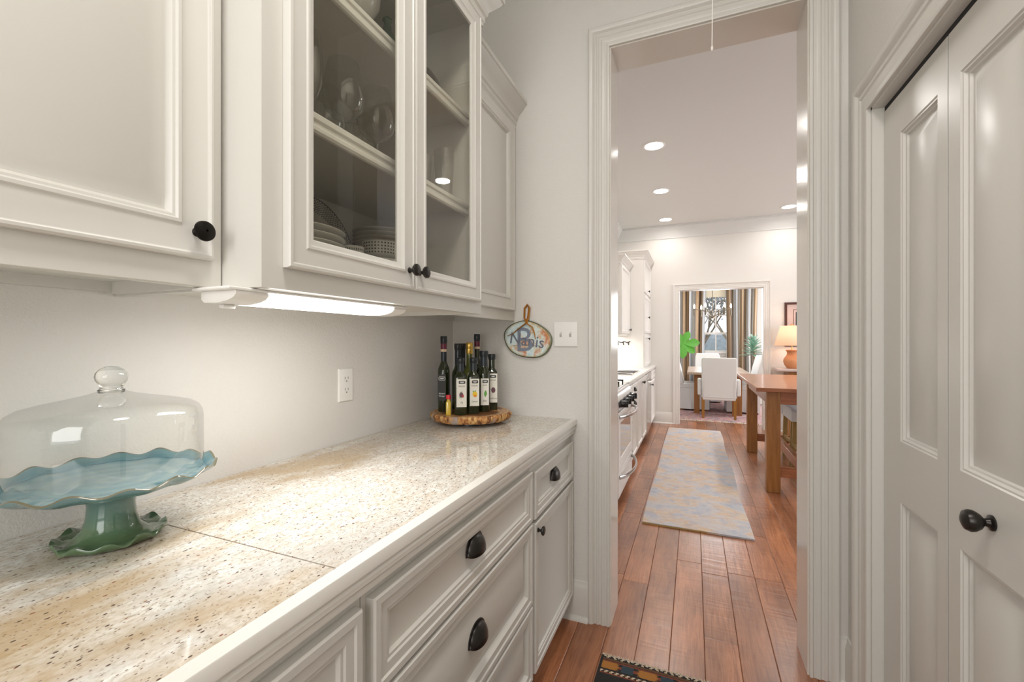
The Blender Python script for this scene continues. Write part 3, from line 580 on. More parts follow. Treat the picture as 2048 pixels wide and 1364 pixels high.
def bottle(x, y, kind, label, H, w, capm, glassm, neck, lab=None, sleeve=None, face=None):
    t = thing('bottle', label, 'bottle', (x, y, ZT), 'oil and vinegar bottles on the tray')
    rot = (face if face is not None else math.atan2(-x, y)) ; c = (x, y, ZT); nr = neck; r = w / 2
    if kind == 'square':
        sh = H * .64
        MB().loft([(0, r * .93, r * .93, 6), (.003, r, r, 6), (sh, r, r, 6), (sh + H * .05, r * .9, r * .9, 4), (sh + H * .09, r * .62, r * .62, 2.4), (sh + H * .115, nr, nr, 2), (H * .90, nr, nr, 2)], c, 32, rot).build('glass_body', glassm, t, angle=50)
    else:
        sh = H * .60 if kind == 'round' else H * .52
        MB().loft([(0, r * .93, r * .93, 2), (.003, r, r, 2), (sh, r, r, 2), (sh + H * .05, r * .93, r * .93, 2), (sh + H * .10, r * .66, r * .66, 2), (sh + H * .145, nr * 1.05, nr * 1.05, 2), (H * .94, nr * .95, nr * .95, 2)], c, 32, rot).build('glass_body', glassm, t, angle=50)
    z0 = H * .90
    if sleeve:
        za = sh + H * (.125 if kind == 'square' else .15)
        MB().lathe([(nr * 1.08, za), (nr * 1.06, z0)], c, 24).build('neck_sleeve', sleeve, t)
    MB().lathe([(nr * 1.12, z0), (nr * 1.22, z0 + .002), (nr * 1.22, z0 + .008), (nr * 1.28, z0 + .010), (nr * 1.28, H - .003), (nr * 1.15, H)], c, 24).build('cap', capm, t)
    return t, rot
def label_on(t, x, y, rot, r, w, z0, z1, off, m, items, shape='flat'):
    # flat label on the bottle's camera-side face: local x to the right as seen, local -y outward
    M3 = Matrix.Rotation(rot, 4, 'Z'); T = Matrix.Translation((x, y, ZT)) @ M3
    mb = MB()
    if shape == 'flat': P = [(off - w / 2, -r - .0004), (off + w / 2, -r - .0004)]; P2 = [(off + w / 2, -r - .0008), (off - w / 2, -r - .0008)]
    pts = [T @ Vector((a, b, z)) for z in (z0, z1) for a, b in P + P2]
    mb.add(pts, [(0, 1, 2, 3), (4, 5, 6, 7), (0, 1, 5, 4), (1, 2, 6, 5), (2, 3, 7, 6), (3, 0, 4, 7)])
    L = mb.build('label', m, t)
    for kind, *a in items:
        if kind == 'text':
            s, u, z, size, mm, shear, sx = a
            M4 = T @ Matrix.Translation((u, -r - .0009, z)) @ Matrix.Rotation(R(90), 4, 'X')
            text('lettering', s, size, mm, L, M4.translation, M4.to_quaternion(), shear, .0001, scale=(sx, 1))
        if kind == 'disc':
            u, z, a1, b1, mm, n = a
            ring = [T @ Vector((u + a1 * math.copysign(abs(math.cos(q)) ** (2 / n), math.cos(q)), -r - .0010, z + b1 * math.copysign(abs(math.sin(q)) ** (2 / n), math.sin(q)))) for q in [2 * PI * k / 24 for k in range(24)]]
            ring2 = [p + T.to_3x3() @ Vector((0, -.0003 - .0001 * len(L.children), 0)) for p in ring]
            MB().rings([ring, ring2]).build('printed_shape', mm, L)
        if kind == 'leaf':
            u, z, w_, h_, mm, tilt = a
            shp = [(0, -h_), (w_ * .8, -h_ * .3), (w_, h_ * .1), (w_ * .6, h_ * .6), (0, h_), (-w_ * .6, h_ * .6), (-w_, h_ * .1), (-w_ * .8, -h_ * .3)]
            ring = [T @ Vector((u + p * math.cos(tilt) - q * math.sin(tilt), -r - .0012, z + p * math.sin(tilt) + q * math.cos(tilt))) for p, q in shp]
            MB().rings([ring, [p + T.to_3x3() @ Vector((0, -.0003, 0)) for p in ring]]).build('printed_leaf', mm, L)
def stdlabel(t, x, y, rot, r, w, z0, z1, off, word, fruit, name):
    zt = z1; it = [('disc', off + .002, z1 - .013, w * .33, .0065, inkb, 5), ('disc', off + .002, z1 - .0115, w * .24, .0011, inkw, 4), ('disc', off + .002, z1 - .0148, w * .17, .0009, inkw, 4),
                   ('text', word, off, z1 - .030, .0085, inkb, 0, .8), ('text', name, off, z0 + .019, .0115, inkb, .35, .8)]
    zc = z0 + (z1 - z0) * .43
    if fruit == 'fig': it += [('leaf', off - .004, zc - .010, .003, .008, paleleaf, 1.2), ('disc', off - .001, zc + .001, .0085, .0105, figm, 2), ('leaf', off - .002, zc + .011, .004, .007, paleleaf, -1), ('disc', off + .0055, zc - .004, .0042, .0065, figr, 2)]
    if fruit == 'lemon': it += [('leaf', off - .004, zc + .010, .003, .007, basil, .5), ('leaf', off + .002, zc + .011, .003, .008, basil, -.5), ('disc', off + .0015, zc, .0100, .0115, lemonm, 2), ('disc', off + .003, zc - .007, .0065, .0055, orangei, 2)]
    if fruit == 'basil': it += [('leaf', off + .003, zc, .0065, .016, basil, -.08)]
    if fruit == 'plum': it += [('disc', off + .003, zc, .0095, .0125, figm, 2)]
    label_on(t, x, y, rot, r, w, z0, z1, off, labelp, it)
def at(u, D):
    tt = (u - 1024) / 877; c, s = math.cos(R(22.54)), math.sin(R(22.54)); return D * (tt * c - s), D * (c + tt * s)
BT = [  # measured places on the tray (x, y)
    ('tall', (-1.052, 1.695), .333), ('dark2', (-1.028, 1.775), .285), ('dark3', (-1.010, 1.85), .280), ('gold', (-.975, 1.820), .292), ('purple', (-.962, 1.888), .330),
    ('fig', (-.955, 1.650), .237), ('lemon', (-.912, 1.700), .238), ('basil', (-.905, 1.760), .262), ('plum', (-.884, 1.815), .247), ('mini', (-.995, 1.600), .086)]
x, y = -1.028, 1.685; t, rot = bottle(x, y, 'round2', 'tall slim green bottle with wine-red neck foil, leftmost on the tray', .333, .053, blackcap, greeng, .0118, sleeve=blueblack)
MB().lathe([(.0135, .275), (.0135, .302)], (x, y, ZT), 24).build('neck_foil', wine, t); MB().lathe([(.0145, .264), (.0150, .267), (.0150, .274), (.0140, .2755)], (x, y, ZT), 24).build('paper_band', tanp, t)
label_on(t, x, y, rot - .25, .0262, .036, .05, .165, -.002, labelb, [('disc', -.001, .147, .0145, .0085, inkw, 5), ('disc', -.001, .147, .0130, .0072, inkb, 5), ('disc', -.001, .149, .010, .0012, inkw, 4), ('disc', -.001, .1455, .008, .0010, inkw, 4), ('text', 'Balsamic', -.001, .081, .0085, inkw, 0, .95), ('text', 'Vinegar', -.001, .070, .0095, inkw, 0, 1)])
x, y = -1.005, 1.772; t, rot = bottle(x, y, 'round2', 'tall dark green bottle with black cap behind the fig vinegar', .300, .056, blackcap, greeng, .0135, sleeve=blueblack)
x, y = -1.022, 1.845; t, rot = bottle(x, y, 'round2', 'black-capped bottle mostly hidden between two taller bottles at the back', .300, .050, blackcap, greeng, .0125, sleeve=blueblack)
x, y = -.965, 1.808; t, rot = bottle(x, y, 'round2', 'olive-glass bottle with gold screw cap', .304, .056, goldcap, greeng2, .0130)
MB().lathe([(.0150, .252), (.0165, .256), (.0165, .275)], (x, y, ZT), 24).build('gold_collar', goldcap, t)
x, y = -.962, 1.880; t, rot = bottle(x, y, 'round2', 'tall green bottle with wine-red neck foil, at the back right of the group', .345, .053, blackcap, greeng, .0118)
MB().lathe([(.0135, .285), (.0135, .312)], (x, y, ZT), 24).build('neck_foil', wine, t); MB().lathe([(.0145, .274), (.0150, .277), (.0150, .283), (.0140, .285)], (x, y, ZT), 24).build('paper_band', tanp, t)
x, y = -.917, 1.640; t, rot = bottle(x, y, 'square', 'square dark bottle with fig picture on its cream label', .240, .053, blackcap, greeng, .0135, sleeve=blueblack); stdlabel(t, x, y, rot, .0265, .042, .034, .151, .0035, 'VINEGAR', 'fig', 'Fig')
x, y = -.882, 1.690; t, rot = bottle(x, y, 'square', 'square dark bottle with lemon picture on its cream label', .240, .050, blackcap, greeng, .0135, sleeve=blueblack); stdlabel(t, x, y, rot, .025, .040, .034, .150, .0045, 'VINEGAR', 'lemon', 'Lemon')
x, y = -.864, 1.755; t, rot = bottle(x, y, 'round', 'dark bottle with green leaf picture on its cream label', .268, .056, blackcap, greeng, .0155, sleeve=blueblack); stdlabel(t, x, y, rot, .0278, .036, .030, .147, .004, 'OLIVE', 'basil', 'Basil')
x, y = -.853, 1.815; t, rot = bottle(x, y, 'square', 'square dark bottle with purple fruit on its label, rightmost on the tray', .252, .052, blackcap, greeng, .0135); stdlabel(t, x, y, rot, .026, .042, .034, .165, .0035, 'VINEGAR', 'plum', 'Blackberry')
x, y = -.957, 1.607; t = thing('mini_bottle', 'tiny bottle of golden oil with red cap at the front left', 'bottle', (x, y, ZT), 'oil and vinegar bottles on the tray')
MB().loft([(0, .0105, .0105, 5), (.002, .0112, .0112, 5), (.054, .0112, .0112, 5), (.060, .0075, .0075, 2), (.068, .007, .007, 2)], (x, y, ZT), 24, .5).build('glass_body', oilg, t); MB().lathe([(.0085, .066), (.0105, .067), (.0105, .082), (.010, .084)], (x, y, ZT), 20).build('cap', redcap, t)
# ------------------------------------------------------------ wall plates, plaque
t = thing('outlet', 'white double power outlet on the left wall above the granite', 'outlet', (XL, 1.222, 1.12))
MB().front((XL + .0005, 1.187, 1.061), (0, 1, 0), (0, 0, 1), (1, 0, 0), .070, .118, [(0, 0), (0, .003), (.003, .006), (.006, .0065)]).build('cover_plate', whitepl, t)
for z in (1.140, 1.100):
    r = MB().loft([(0, .0165, .0135, 3), (.0015, .0165, .0135, 3)], (0, 0, 0), 28); r.v = [(XL + .0070 + c, 1.222 + a, z + b) for a, b, c in r.v]; s = r.build('socket', whitepl, t)
    MB().box(XL + .0086, 1.214, z + .001, XL + .0089, 1.216, z + .009).box(XL + .0086, 1.228, z + .001, XL + .0089, 1.230, z + .009).lathe([(.0025, .0086 + XL), (.0025, .0089 + XL)], (0, 1.222, z - .006), 12, 'x').build('slot', slotm, s)
t = thing('light_switch', 'white double toggle switch plate beside the doorway casing', 'switch', (-.552, YE, 1.307))
MB().front((-.6095, YE - .0005, 1.25), (1, 0, 0), (0, 0, 1), (0, -1, 0), .115, .115, [(0, 0), (0, .003), (.003, .006), (.006, .0065)]).build('cover_plate', whitepl, t)
for xx in (-.575, -.529):
    s = B(xx - .005, YE - .0078, 1.295, xx + .005, YE - .0066, 1.319).build('switch_slot', mat('grey_slot', (.45, .43, .40), .5), t); MB().rings([[(xx - .004, YE - .0079, 1.306), (xx + .004, YE - .0079, 1.306), (xx + .004, YE - .0079, 1.316), (xx - .004, YE - .0079, 1.316)], [(xx - .0032, YE - .017, 1.312), (xx + .0032, YE - .017, 1.312), (xx + .0032, YE - .017, 1.318), (xx - .0032, YE - .017, 1.318)]]).build('toggle', whitepl, s)
    for zz in (1.337, 1.277): MB().lathe([(.0028, 0), (.0025, .001)], (xx, YE - .0066, zz), 12, '-y').build('screw', whitepl, t)
px, pz = -.741, 1.284
t = thing('plaque', 'oval glazed monogram plaque hung by a ribbon on the end wall', 'plaque', (px, YE, pz))
def oval(k, yy, n=72):
    out = []
    for i in range(n):
        a = 2 * PI * i / n; rr = 1 + .015 * math.sin(5 * a) + .02 * math.cos(a - .6); out.append((px + .122 * k * rr * math.cos(a), yy, pz + .089 * k * rr * math.sin(a) - .012 * math.cos(a) * math.sin(1.2)))
    return out
MB().rings([oval(1, YE - .001), oval(1.01, YE - .008), oval(1, YE - .014), oval(.955, YE - .016)], True, True).build('rim', plaqrim, t)
pf = MB().rings([oval(.945, YE - .0161), oval(.94, YE - .018)], True, True).build('face', plaqm, t)
MB().rings([oval(.915, YE - .0181), oval(.912, YE - .0192), oval(.895, YE - .0192), oval(.892, YE - .0181)], False, False).build('gold_line', mat('gold_paint', (.55, .42, .15), .4), pf)
text('monogram', 'B', .165, plaqink, pf, (px - .012, YE - .0186, pz - .006), (R(90), 0, 0), 0, .0006)
text('name_lettering', 'Nanis', .078, plaqlt, pf, (px + .002, YE - .0200, pz - .006), (R(90), R(8), 0), 0, .0008)
B(px - .068, YE - .0200, pz - .0295, px + .062, YE - .0186, pz - .0275).build('flourish', plaqink, pf)
rb = MB(); L = [(px - .002, YE - .018, pz + .083), (px - .012, YE - .017, pz + .105), (px - .012, YE - .012, pz + .150), (px + .001, YE - .006, pz + .168), (px + .012, YE - .012, pz + .150), (px + .008, YE - .018, pz + .105), (px + .000, YE - .020, pz + .080)]
rb.tube(L, .009, 8, flat=.4).tube([(px, YE - .021, pz + .078), (px - .035, YE - .022, pz + .055), (px - .068, YE - .022, pz + .030), (px - .098, YE - .021, pz + .018)], .013, 8, .005, .3).tube([(px, YE - .021, pz + .078), (px + .03, YE - .022, pz + .060), (px + .042, YE - .022, pz + .030), (px + .046, YE - .021, pz + .002)], .012, 8, .005, .3)
rb.build('ribbon', ribbonm, t)
# pull cord
t = thing('pull_cord', 'thin white pull cord hanging from the ceiling before the doorway', 'cord', (.057, 1.65, 2.27)); MB().tube([(.062, 1.65, 3.05), (.061, 1.65, 2.75), (.059, 1.65, 2.5), (.057, 1.65, 2.285)], .0016, 6).build('cord', cordm, t); MB().lathe([(.001, 2.27), (.004, 2.275), (.004, 2.283), (.0016, 2.288)], (.057, 1.65, 0), 12).build('knot', cordm, t)
# ------------------------------------------------------------ bifold closet door (Y = along wall, faces -x)
door = thing('door_1', None, None, (.56, .9, 0), kind='structure')
DX = .560
def leafdoor(y0, y1, knob):
    # recessed moulded panels; stile widths .045
    w = y1 - y0; zs = [(.982, 1.891), (.16, .804)]; st = .052; a, b = y0 + st, y1 - .117 if False else y1 - st
    if True: a, b = (y0 + .046, y1 - .117) if y1 > 1.7 else (y0 + (.117 if not knob else .117), y1 - .050)
    mb = MB(); z0, z1 = .012, 2.006
    mb.box(DX, y0, z0, DX + .03, a, z1).box(DX, b, z0, DX + .03, y1, z1).box(DX, a, z0, DX + .03, b, .16).box(DX, a, .804, DX + .03, b, .982).box(DX, a, 1.891, DX + .03, b, z1)
    lf = mb.build('door_leaf', paint2, door)
    for q0, q1 in zs:
        MB().front((DX, b, q0), (0, -1, 0), (0, 0, 1), (-1, 0, 0), b - a, q1 - q0, [(0, 0), (.003, -.003), (.007, -.003), (.011, -.009), (.015, -.010), (.018, -.015), (.024, -.015), (.056, -.003)], False, True).build('panel', paint2, lf)
    if knob:
        MB().lathe([(.016, 0), (.016, .003), (.010, .006), (.0075, .012), (.0085, .016)], (DX, knob, .907), 28, '-x').lathe([(.0085, .014), (.016, .020), (.0215, .029), (.0225, .036), (.019, .043), (.010, .0475), (.001, .0485)], (DX, knob, .907), 32, '-x').build('knob', black, lf)
paint2 = mat('door_semigloss_paint', (.65, .63, .585), .30, bump=.04, bscale=50)
leafdoor(1.366 + .0024, CY1 - .013, None)
leafdoor(.972, 1.366 - .0024, 1.197)
B(DX + .0015, 1.366 - .0022, .02, DX + .029, 1.366 + .0022, 2.0).build('seam_shade', gapshade, door)  # dark strip painting the shade in the seam between the leaves
leafdoor(.972 - .394, .972 - .003, None)
leafdoor(.18, .578 - .003, None)
B(DX + .001, CY0 + .012, 2.0075, DX + .026, CY1 - .012, 2.0215).build('track', gapshade, door)
# ------------------------------------------------------------ recessed lights
rl = thing('recessed_light', 'round recessed ceiling light', 'light', (0, 0, 0), 'recessed kitchen ceiling lights')
MB().lathe([(.098, 0), (.098, -.004), (.090, -.006), (.080, -.005), (.080, 0)], (0, 0, 0), 36, cap0=False, cap1=False).build('trim_ring', whitepl, rl); MB().lathe([(.080, -.003), (.001, -.003)], (0, 0, 0), 36, cap0=False).build('lens', lensm, rl)
labs = ['recessed ceiling light nearest the doorway, in the left row of three', 'middle recessed ceiling light of the left row of three', 'recessed ceiling light of the left row, closest to the far wall', 'recessed ceiling light of the right row nearest the doorway, hidden by the jamb', 'middle recessed ceiling light of the right row, hidden by the jamb', 'lone recessed ceiling light at the right, beside the door jamb']
for i, (x, y) in enumerate(KL):
    if i == 0: rl.location = (x, y, ZC); rl['label'] = labs[0]
    else: dup(rl, (x, y, ZC), 0, labs[i])
t = thing('added_ceiling_light', 'added round flush ceiling light above the pantry counter, unseen, out of frame', 'light', (-.10, .35, ZC)); MB().lathe([(.26, ZC), (.26, ZC - .03), (.25, ZC - .045)], (-.10, .35, 0), 40).build('housing', whitepl, t)  # unseen housing added to go with the pantry ceiling fill
# ------------------------------------------------------------ kilim at the near end
def kil(x, d):
    X = x + .345; C = {'k': (.018, .016, .015), 'c': (.50, .40, .27), 'o': (.36, .15, .03), 'n': (.03, .05, .065), 'r': (.20, .05, .025), 'b': (.12, .055, .025), 'w': (.60, .52, .40)}
    if X < .010 or X > .68: return C['k']
    if d < .006: return C['w'] if int(X / .009) % 2 else C['k']
    if d < .012: return C['k'] if int((X + .0045) / .009) % 3 else C['c']
    if d < .016: return C['k']
    if d < .023: return C['b']
    if d < .028: return C['k']
    if d < .032: return C['r']
    if d < .072:
        p = X % .145; s = abs(d - .052)
        if p < .075: return C['o'] if p > s * .5 and p < .075 - s * .5 else C['b']
        if .085 < p < .128: return C['n']
        return C['k'] if s > .008 else C['r']
    if d < .080: return C['k']
    if d < .086: return C['w'] if int(X / .010) % 2 else C['b']
    if d < .092: return C['c'] if int((X + .005) / .010) % 2 else C['k']
    if d < .098: return C['r']
    dd = (d - .098) % .30; xx = (X - .02) % .16 - .08; q = abs(xx) / .07 + abs(dd - .12) / .10
    if dd > .25: return C['o'] if int(X / .05) % 2 else C['n']
    if q < .35: return C['r'] if q < .15 else C['c']
    if q < .55: return C['n']
    if q < .70: return C['w'] if int(X / .008 + dd / .008) % 2 else C['b']
    if q < .95: return C['b']
    return C['k']
mb = MB(); mb.c = []; nx, ny = 138, 200; XA, XB = -.345, .345; YA, YB = .30, 1.785
ys = [YB - (.003 * i if i < 60 else .18 + (i - 60) * .0094) for i in range(ny)]; ys = [y for y in ys if y > YA]
for i, y in enumerate(ys):
    for j in range(nx + 1): mb.v.append((XA + (XB - XA) * j / nx, y, .0065 + .0004 * math.sin(j * 1.3 + i)))
for i in range(len(ys) - 1):
    for j in range(nx):
        a = i * (nx + 1) + j; mb.f.append((a, a + 1, a + nx + 2, a + nx + 1)); mb.c.append(kil(XA + (XB - XA) * (j + .5) / nx, YB - (ys[i] + ys[i + 1]) / 2))
t = thing('kilim_rug', 'dark flat-woven kilim rug with orange and navy border on the pantry floor', 'rug', (0, 1.0, 0)); mb.build('woven_field', kilimm, t, angle=80)
B(XA + .001, ys[-1], .0005, XB - .001, YB - .001, .0055).build('backing', mat('rug_backing', (.05, .04, .03), .95), t)
fm = MB(); rr = random.Random(5)
for i in range(360):
    x = XA + (XB - XA) * (i + rr.random()) / 360; l = rr.uniform(.010, .020); dx = rr.uniform(-.005, .005)
    fm.add([(x - .0011, YB - .002, .006), (x + .0011, YB - .002, .006), (x + dx + .0008, YB + l, .0018), (x + dx - .0008, YB + l, .0018), (x, YB - .002, .0078), (x + dx, YB + l, .0030)], [(0, 1, 2, 3), (0, 4, 5, 3), (1, 4, 5, 2)])
o = fm.build('fringe', fringe, t); o['kind'] = 'stuff'
# ------------------------------------------------------------ runner
t = thing('runner_rug', 'long faded blue and gold runner rug on the kitchen floor', 'rug', (0, 5, 0))
mb = MB(); n = 60; L = []; Rr = []
for i in range(n + 1):
    y = 3.19 + (6.82 - 3.19) * i / n; L.append((-.335 + .006 * math.sin(y * 3) - .010 * (i / n), y + .0)); Rr.append((.352 - .012 * i / n + .007 * math.sin(y * 4 + 1), y - .015))
for zz in (.001, .0125):
    pass
rs = []
for (xl, y), (xr, y2) in zip(L, Rr): rs.append([(xl, y, .001), (xl, y, .010), (xl + .008, y, .0125), (xr - .008, y2, .0125), (xr, y2, .010), (xr, y2, .001)])
mb.rings(rs).build('pile', runner, t)
MB().box(L[0][0] + .001, L[0][1] - .008, .0008, Rr[0][0] - .001, Rr[0][1] + .006, .0108).build('end_binding', runedge, t, bevel=.003)
# ------------------------------------------------------------ kitchen base units
KF = -.575
KD = [(0, 0), (0, .015), (.003, .018), (.035, .018), (.040, .011), (.046, .008)]
KZ = .862
def kcab(label, y0, y1, fronts):
    t = thing('kitchen_base_cabinet', label, 'cabinet', (-.85, (y0 + y1) / 2, 0)); zt = .74 if 'sink' in label else KZ; MB().box(XL + .002, y0 + .0005, .09, KF - .02, y1 - .0005, zt).box(KF - .02, y0 + .0005, .09, KF, y1 - .0005, KZ).build('body', whitek, t); B(XL + .01, y0 + .001, 0, KF - .06, y1 - .001, .09).build('toe_kick', whitek, t)
    for kind, a, b, z0, z1, hw in fronts:
        f = MB().front((KF + .0005, a, z0), (0, 1, 0), (0, 0, 1), (1, 0, 0), b - a, z1 - z0, KD).build(kind, whitek, t)
        if hw == 'cup': cup_pull(f, (KF + .009, (a + b) / 2, (z0 + z1) / 2 + .02), .04, .038, .024)
        if hw == 'near': round_knob(f, (KF + .0185, a + .03, z1 - .05), 'x', .017, .03)
        if hw == 'far': round_knob(f, (KF + .0185, b - .03, z1 - .05), 'x', .017, .03)
kcab('narrow kitchen base cabinet just before the range, behind the door jamb', 2.62, 3.32, [('drawer', 2.64, 3.30, .70, .84, 'cup'), ('door', 2.64, 3.30, .11, .69, 'near')])
kcab('kitchen drawer stack directly beyond the range', 4.12, 4.43, [('drawer', 4.14, 4.42, .66, .845, 'cup'), ('drawer', 4.14, 4.42, .39, .65, 'cup'), ('drawer', 4.14, 4.42, .11, .38, 'cup')])
kcab('kitchen cabinet with two small drawers over a door, second past the range', 4.43, 4.88, [('drawer', 4.445, 4.865, .725, .845, 'cup'), ('drawer', 4.445, 4.865, .575, .715, 'cup'), ('door', 4.445, 4.865, .11, .565, None)])
kcab('wide kitchen sink cabinet with a pair of tall doors', 4.88, 5.83, [('door', 4.895, 5.35, .11, .845, 'far'), ('door', 5.36, 5.815, .11, .845, 'near')])
kcab('last kitchen base cabinet beyond the dishwasher, with drawer and door', 6.44, YK - .002, [('drawer', 6.455, 7.17, .72, .845, None), ('door', 6.455, 7.17, .11, .71, 'near')])
t = thing('dishwasher', 'stainless steel dishwasher with pale towel-bar handle between cabinets', 'dishwasher', (-.85, 6.135, 0))
B(XL + .01, 5.833, .09, KF - .002, 6.437, KZ).build('body', blackpl, t); B(KF - .001, 5.837, .10, KF + .022, 6.433, .76).build('door_panel', steel, t, bevel=.003); B(KF - .001, 5.837, .765, KF + .022, 6.433, .858).build('control_panel', steel, t, bevel=.003)
B(XL + .012, 5.84, 0, KF - .06, 6.43, .089).build('kick_plate', blackpl, t)
MB().tube([(KF + .021, 5.90, .745), (KF + .055, 5.93, .745), (KF + .065, 6.13, .745), (KF + .055, 6.34, .745), (KF + .021, 6.37, .745)], .013, 10).build('handle', whitepl, t)
# range
RF = -.545
t = thing('gas_range', 'steel and white gas range with black knobs and bowed handles', 'range', (-.83, 3.72, 0))
y0, y1 = 3.325, 4.113
MB().box(XL + .03, y0, .08, RF, y1, .885).build('body', whitek, t); B(XL + .05, y0 + .01, 0, RF - .06, y1 - .01, .08).build('kick', blackpl, t)
MB().rings([[(RF + .001, y, .745), (RF + .030, y, .75), (RF + .022, y, .83), (RF - .012, y, .884), (RF - .10, y, .8855), (RF - .10, y, .88), (RF - .02, y, .87), (RF + .001, y, .82)] for y in (y0, y1)]).build('control_panel', steel, t)
B(XL + .03, y0, .886, RF - .012, y1, .902).build('cooktop', steel, t, bevel=.003)
for k in range(4):
    yy = y0 + .12 + k * .183; c = (RF + .024, yy, .792)
    MB().lathe([(.034, 0), (.034, .004), (.029, .006), (.027, .040), (.023, .045)], c, 8, 'x').box(c[0] + .036, yy - .006, .768, c[0] + .056, yy + .006, .816).build('knob', blackpl, t, bevel=.001)
dr = MB().front((RF + .0005, y0 + .008, .29), (0, 1, 0), (0, 0, 1), (1, 0, 0), y1 - y0 - .016, .445, [(0, 0), (0, .022), (.003, .025), (.085, .025), (.090, .021)], True, True).build('oven_door', whitek, t)
B(RF + .0216, y0 + .102, .385, RF + .0226, y1 - .102, .645).build('oven_window', blackglass, dr)
B(RF + .0005, y0 + .008, .09, RF + .024, y1 - .008, .283).build('warming_drawer', whitek, t, bevel=.003)
def bow(z, par, m=steel):
    N = 16; pts = [(RF + .026 + .075 * math.sin(PI * min(1, max(0, (k / N)))) ** .6, y0 + .045 + (y1 - y0 - .09) * k / N, z) for k in range(N + 1)]
    MB().tube(pts, .009, 10, flat=1.7).build('handle', m, par)
bow(.700, dr); bow(.245, t.children[-1] if False else t)
gm = MB()
for yy in (3.50, 3.72, 3.94):
    for xx in (-.675, -.92):
        gm.box(xx - .10, yy - .006, .925, xx + .10, yy + .006, .937).box(xx - .006, yy - .10, .925, xx + .006, yy + .10, .937)
        for sx in (-.095, .095): gm.box(xx + sx - .005, yy - .005, .902, xx + sx + .005, yy + .005, .926)
        gm.lathe([(.035, .902), (.035, .916), (.03, .920)], (xx, yy, 0), 16)
gm.build('grate', blackpl, t)
# counters
t = thing('kitchen_worktop', 'white kitchen countertop with inset sink running to the far wall', 'worktop', (-.85, 5.6, KZ))
CEp = [(-.0, .863), (.012, .866), (.012, .880), (.018, .886), (.018, .898), (.012, .902), (0, .903)]
MB().box(XL + .001, 4.115, KZ + .0005, -.98, YK - .001, .9025).box(-.62, 4.115, KZ + .0005, -.566, YK - .001, .9025).box(-.98, 4.115, KZ + .0005, -.62, 4.93, .9025).box(-.98, 5.70, KZ + .0005, -.62, YK - .001, .9025).build('slab', quartz, t)
MB().sweep([(-.566, 4.115), (-.566, YK - .001)], CEp, lambda a, b, h: (a, b, h)).build('edge_moulding', quartz, t)
t = thing('kitchen_worktop', 'short white counter piece on the near side of the range', 'worktop', (-.85, 2.97, KZ)); B(XL + .001, 2.615, KZ + .0005, -.556, 3.322, .9025).build('slab', quartz, t, bevel=.004)
t = thing('kitchen_sink', 'stainless double sink with a low tap set in the white counter', 'sink', (-.80, 5.31, .9))
MB().front((-.985, 4.925, .9028), (1, 0, 0), (0, 1, 0), (0, 0, 1), .37, .78, [(0, 0), (0, .003), (.02, .004), (.026, .0), (.03, -.15)], False, True).build('basin', steel, t)
B(-.95, 5.28, .80, -.66, 5.31, .9).build('divider', steel, t, bevel=.004)
MB().tube([(-1.02, 5.31, .903), (-1.02, 5.31, 1.05), (-.98, 5.31, 1.10), (-.90, 5.31, 1.10), (-.86, 5.31, 1.04)], .011, 10).build('tap', chrome, t)
# upper kitchen cabinets
t = thing('tall_kitchen_cabinet', 'tall white cabinet standing on the counter beside the far wall', 'cabinet', (-.9, 6.72, .903))
TX = -.640; MB().box(XL + .001, 6.24, .9035, TX, YK - .002, 2.43).build('body', whitek, t)
for z0, z1, kz in ((.93, 1.36, 1.31), (1.39, 1.91, 1.62), (1.95, 2.40, 2.0)):
    d = MB().front((TX + .0005, 6.27, z0), (0, 1, 0), (0, 0, 1), (1, 0, 0), .88, z1 - z0, KD).build('door', whitek, t); round_knob(d, (TX + .0185, 6.68, kz), 'x', .018, .032)
crown(t, [(XL + .002, 6.24), (TX, 6.24), (TX, YK - .002)], 1, 2.43, whitek)
t = thing('kitchen_wall_cabinet', 'white kitchen wall cabinet in front of the tall cabinet', 'cabinet', (-1, 5.86, 1.353))
UX = -.835; MB().box(XL + .001, 5.48, 1.353, UX, 6.239, 2.245).build('body', whitek, t); d = MB().front((UX + .0005, 5.50, 1.375), (0, 1, 0), (0, 0, 1), (1, 0, 0), .72, .85, KD).build('door', whitek, t); round_knob(d, (UX + .0185, 6.16, 1.43), 'x', .018, .03)
crown(t, [(XL + .002, 5.48), (UX, 5.48), (UX, 6.238)], 1, 2.243, whitek)
t = thing('iron_bracket', 'small black iron ornament on the side of the kitchen wall cabinet', 'ornament', (-.95, 5.47, 2.22)); MB().tube([(-.98, 5.47, 2.30), (-.95, 5.465, 2.25), (-.90, 5.465, 2.20), (-.87, 5.47, 2.17)], .012, 8, .006).tube([(-.98, 5.468, 2.22), (-.93, 5.46, 2.20), (-.885, 5.465, 2.165)], .010, 8).build('scroll', black, t)
t = thing('hook_rack', 'dark scrolled metal hook rack on the tall cabinet side', 'hook rack', (-.98, 6.24, 1.256))
mb = MB(); pts = [(-1.08 + .022 * i, 6.232, 1.262 + .010 * math.sin(i * 1.7)) for i in range(13)]; mb.tube(pts, .006, 6); mb.build('scroll_bar', black, t)
for xx in (-1.05, -.98, -.91, -.84): MB().tube([(xx, 6.232, 1.262), (xx, 6.225, 1.235), (xx + .006, 6.205, 1.222), (xx + .010, 6.20, 1.240)], .005, 6).build('hook', black, t)
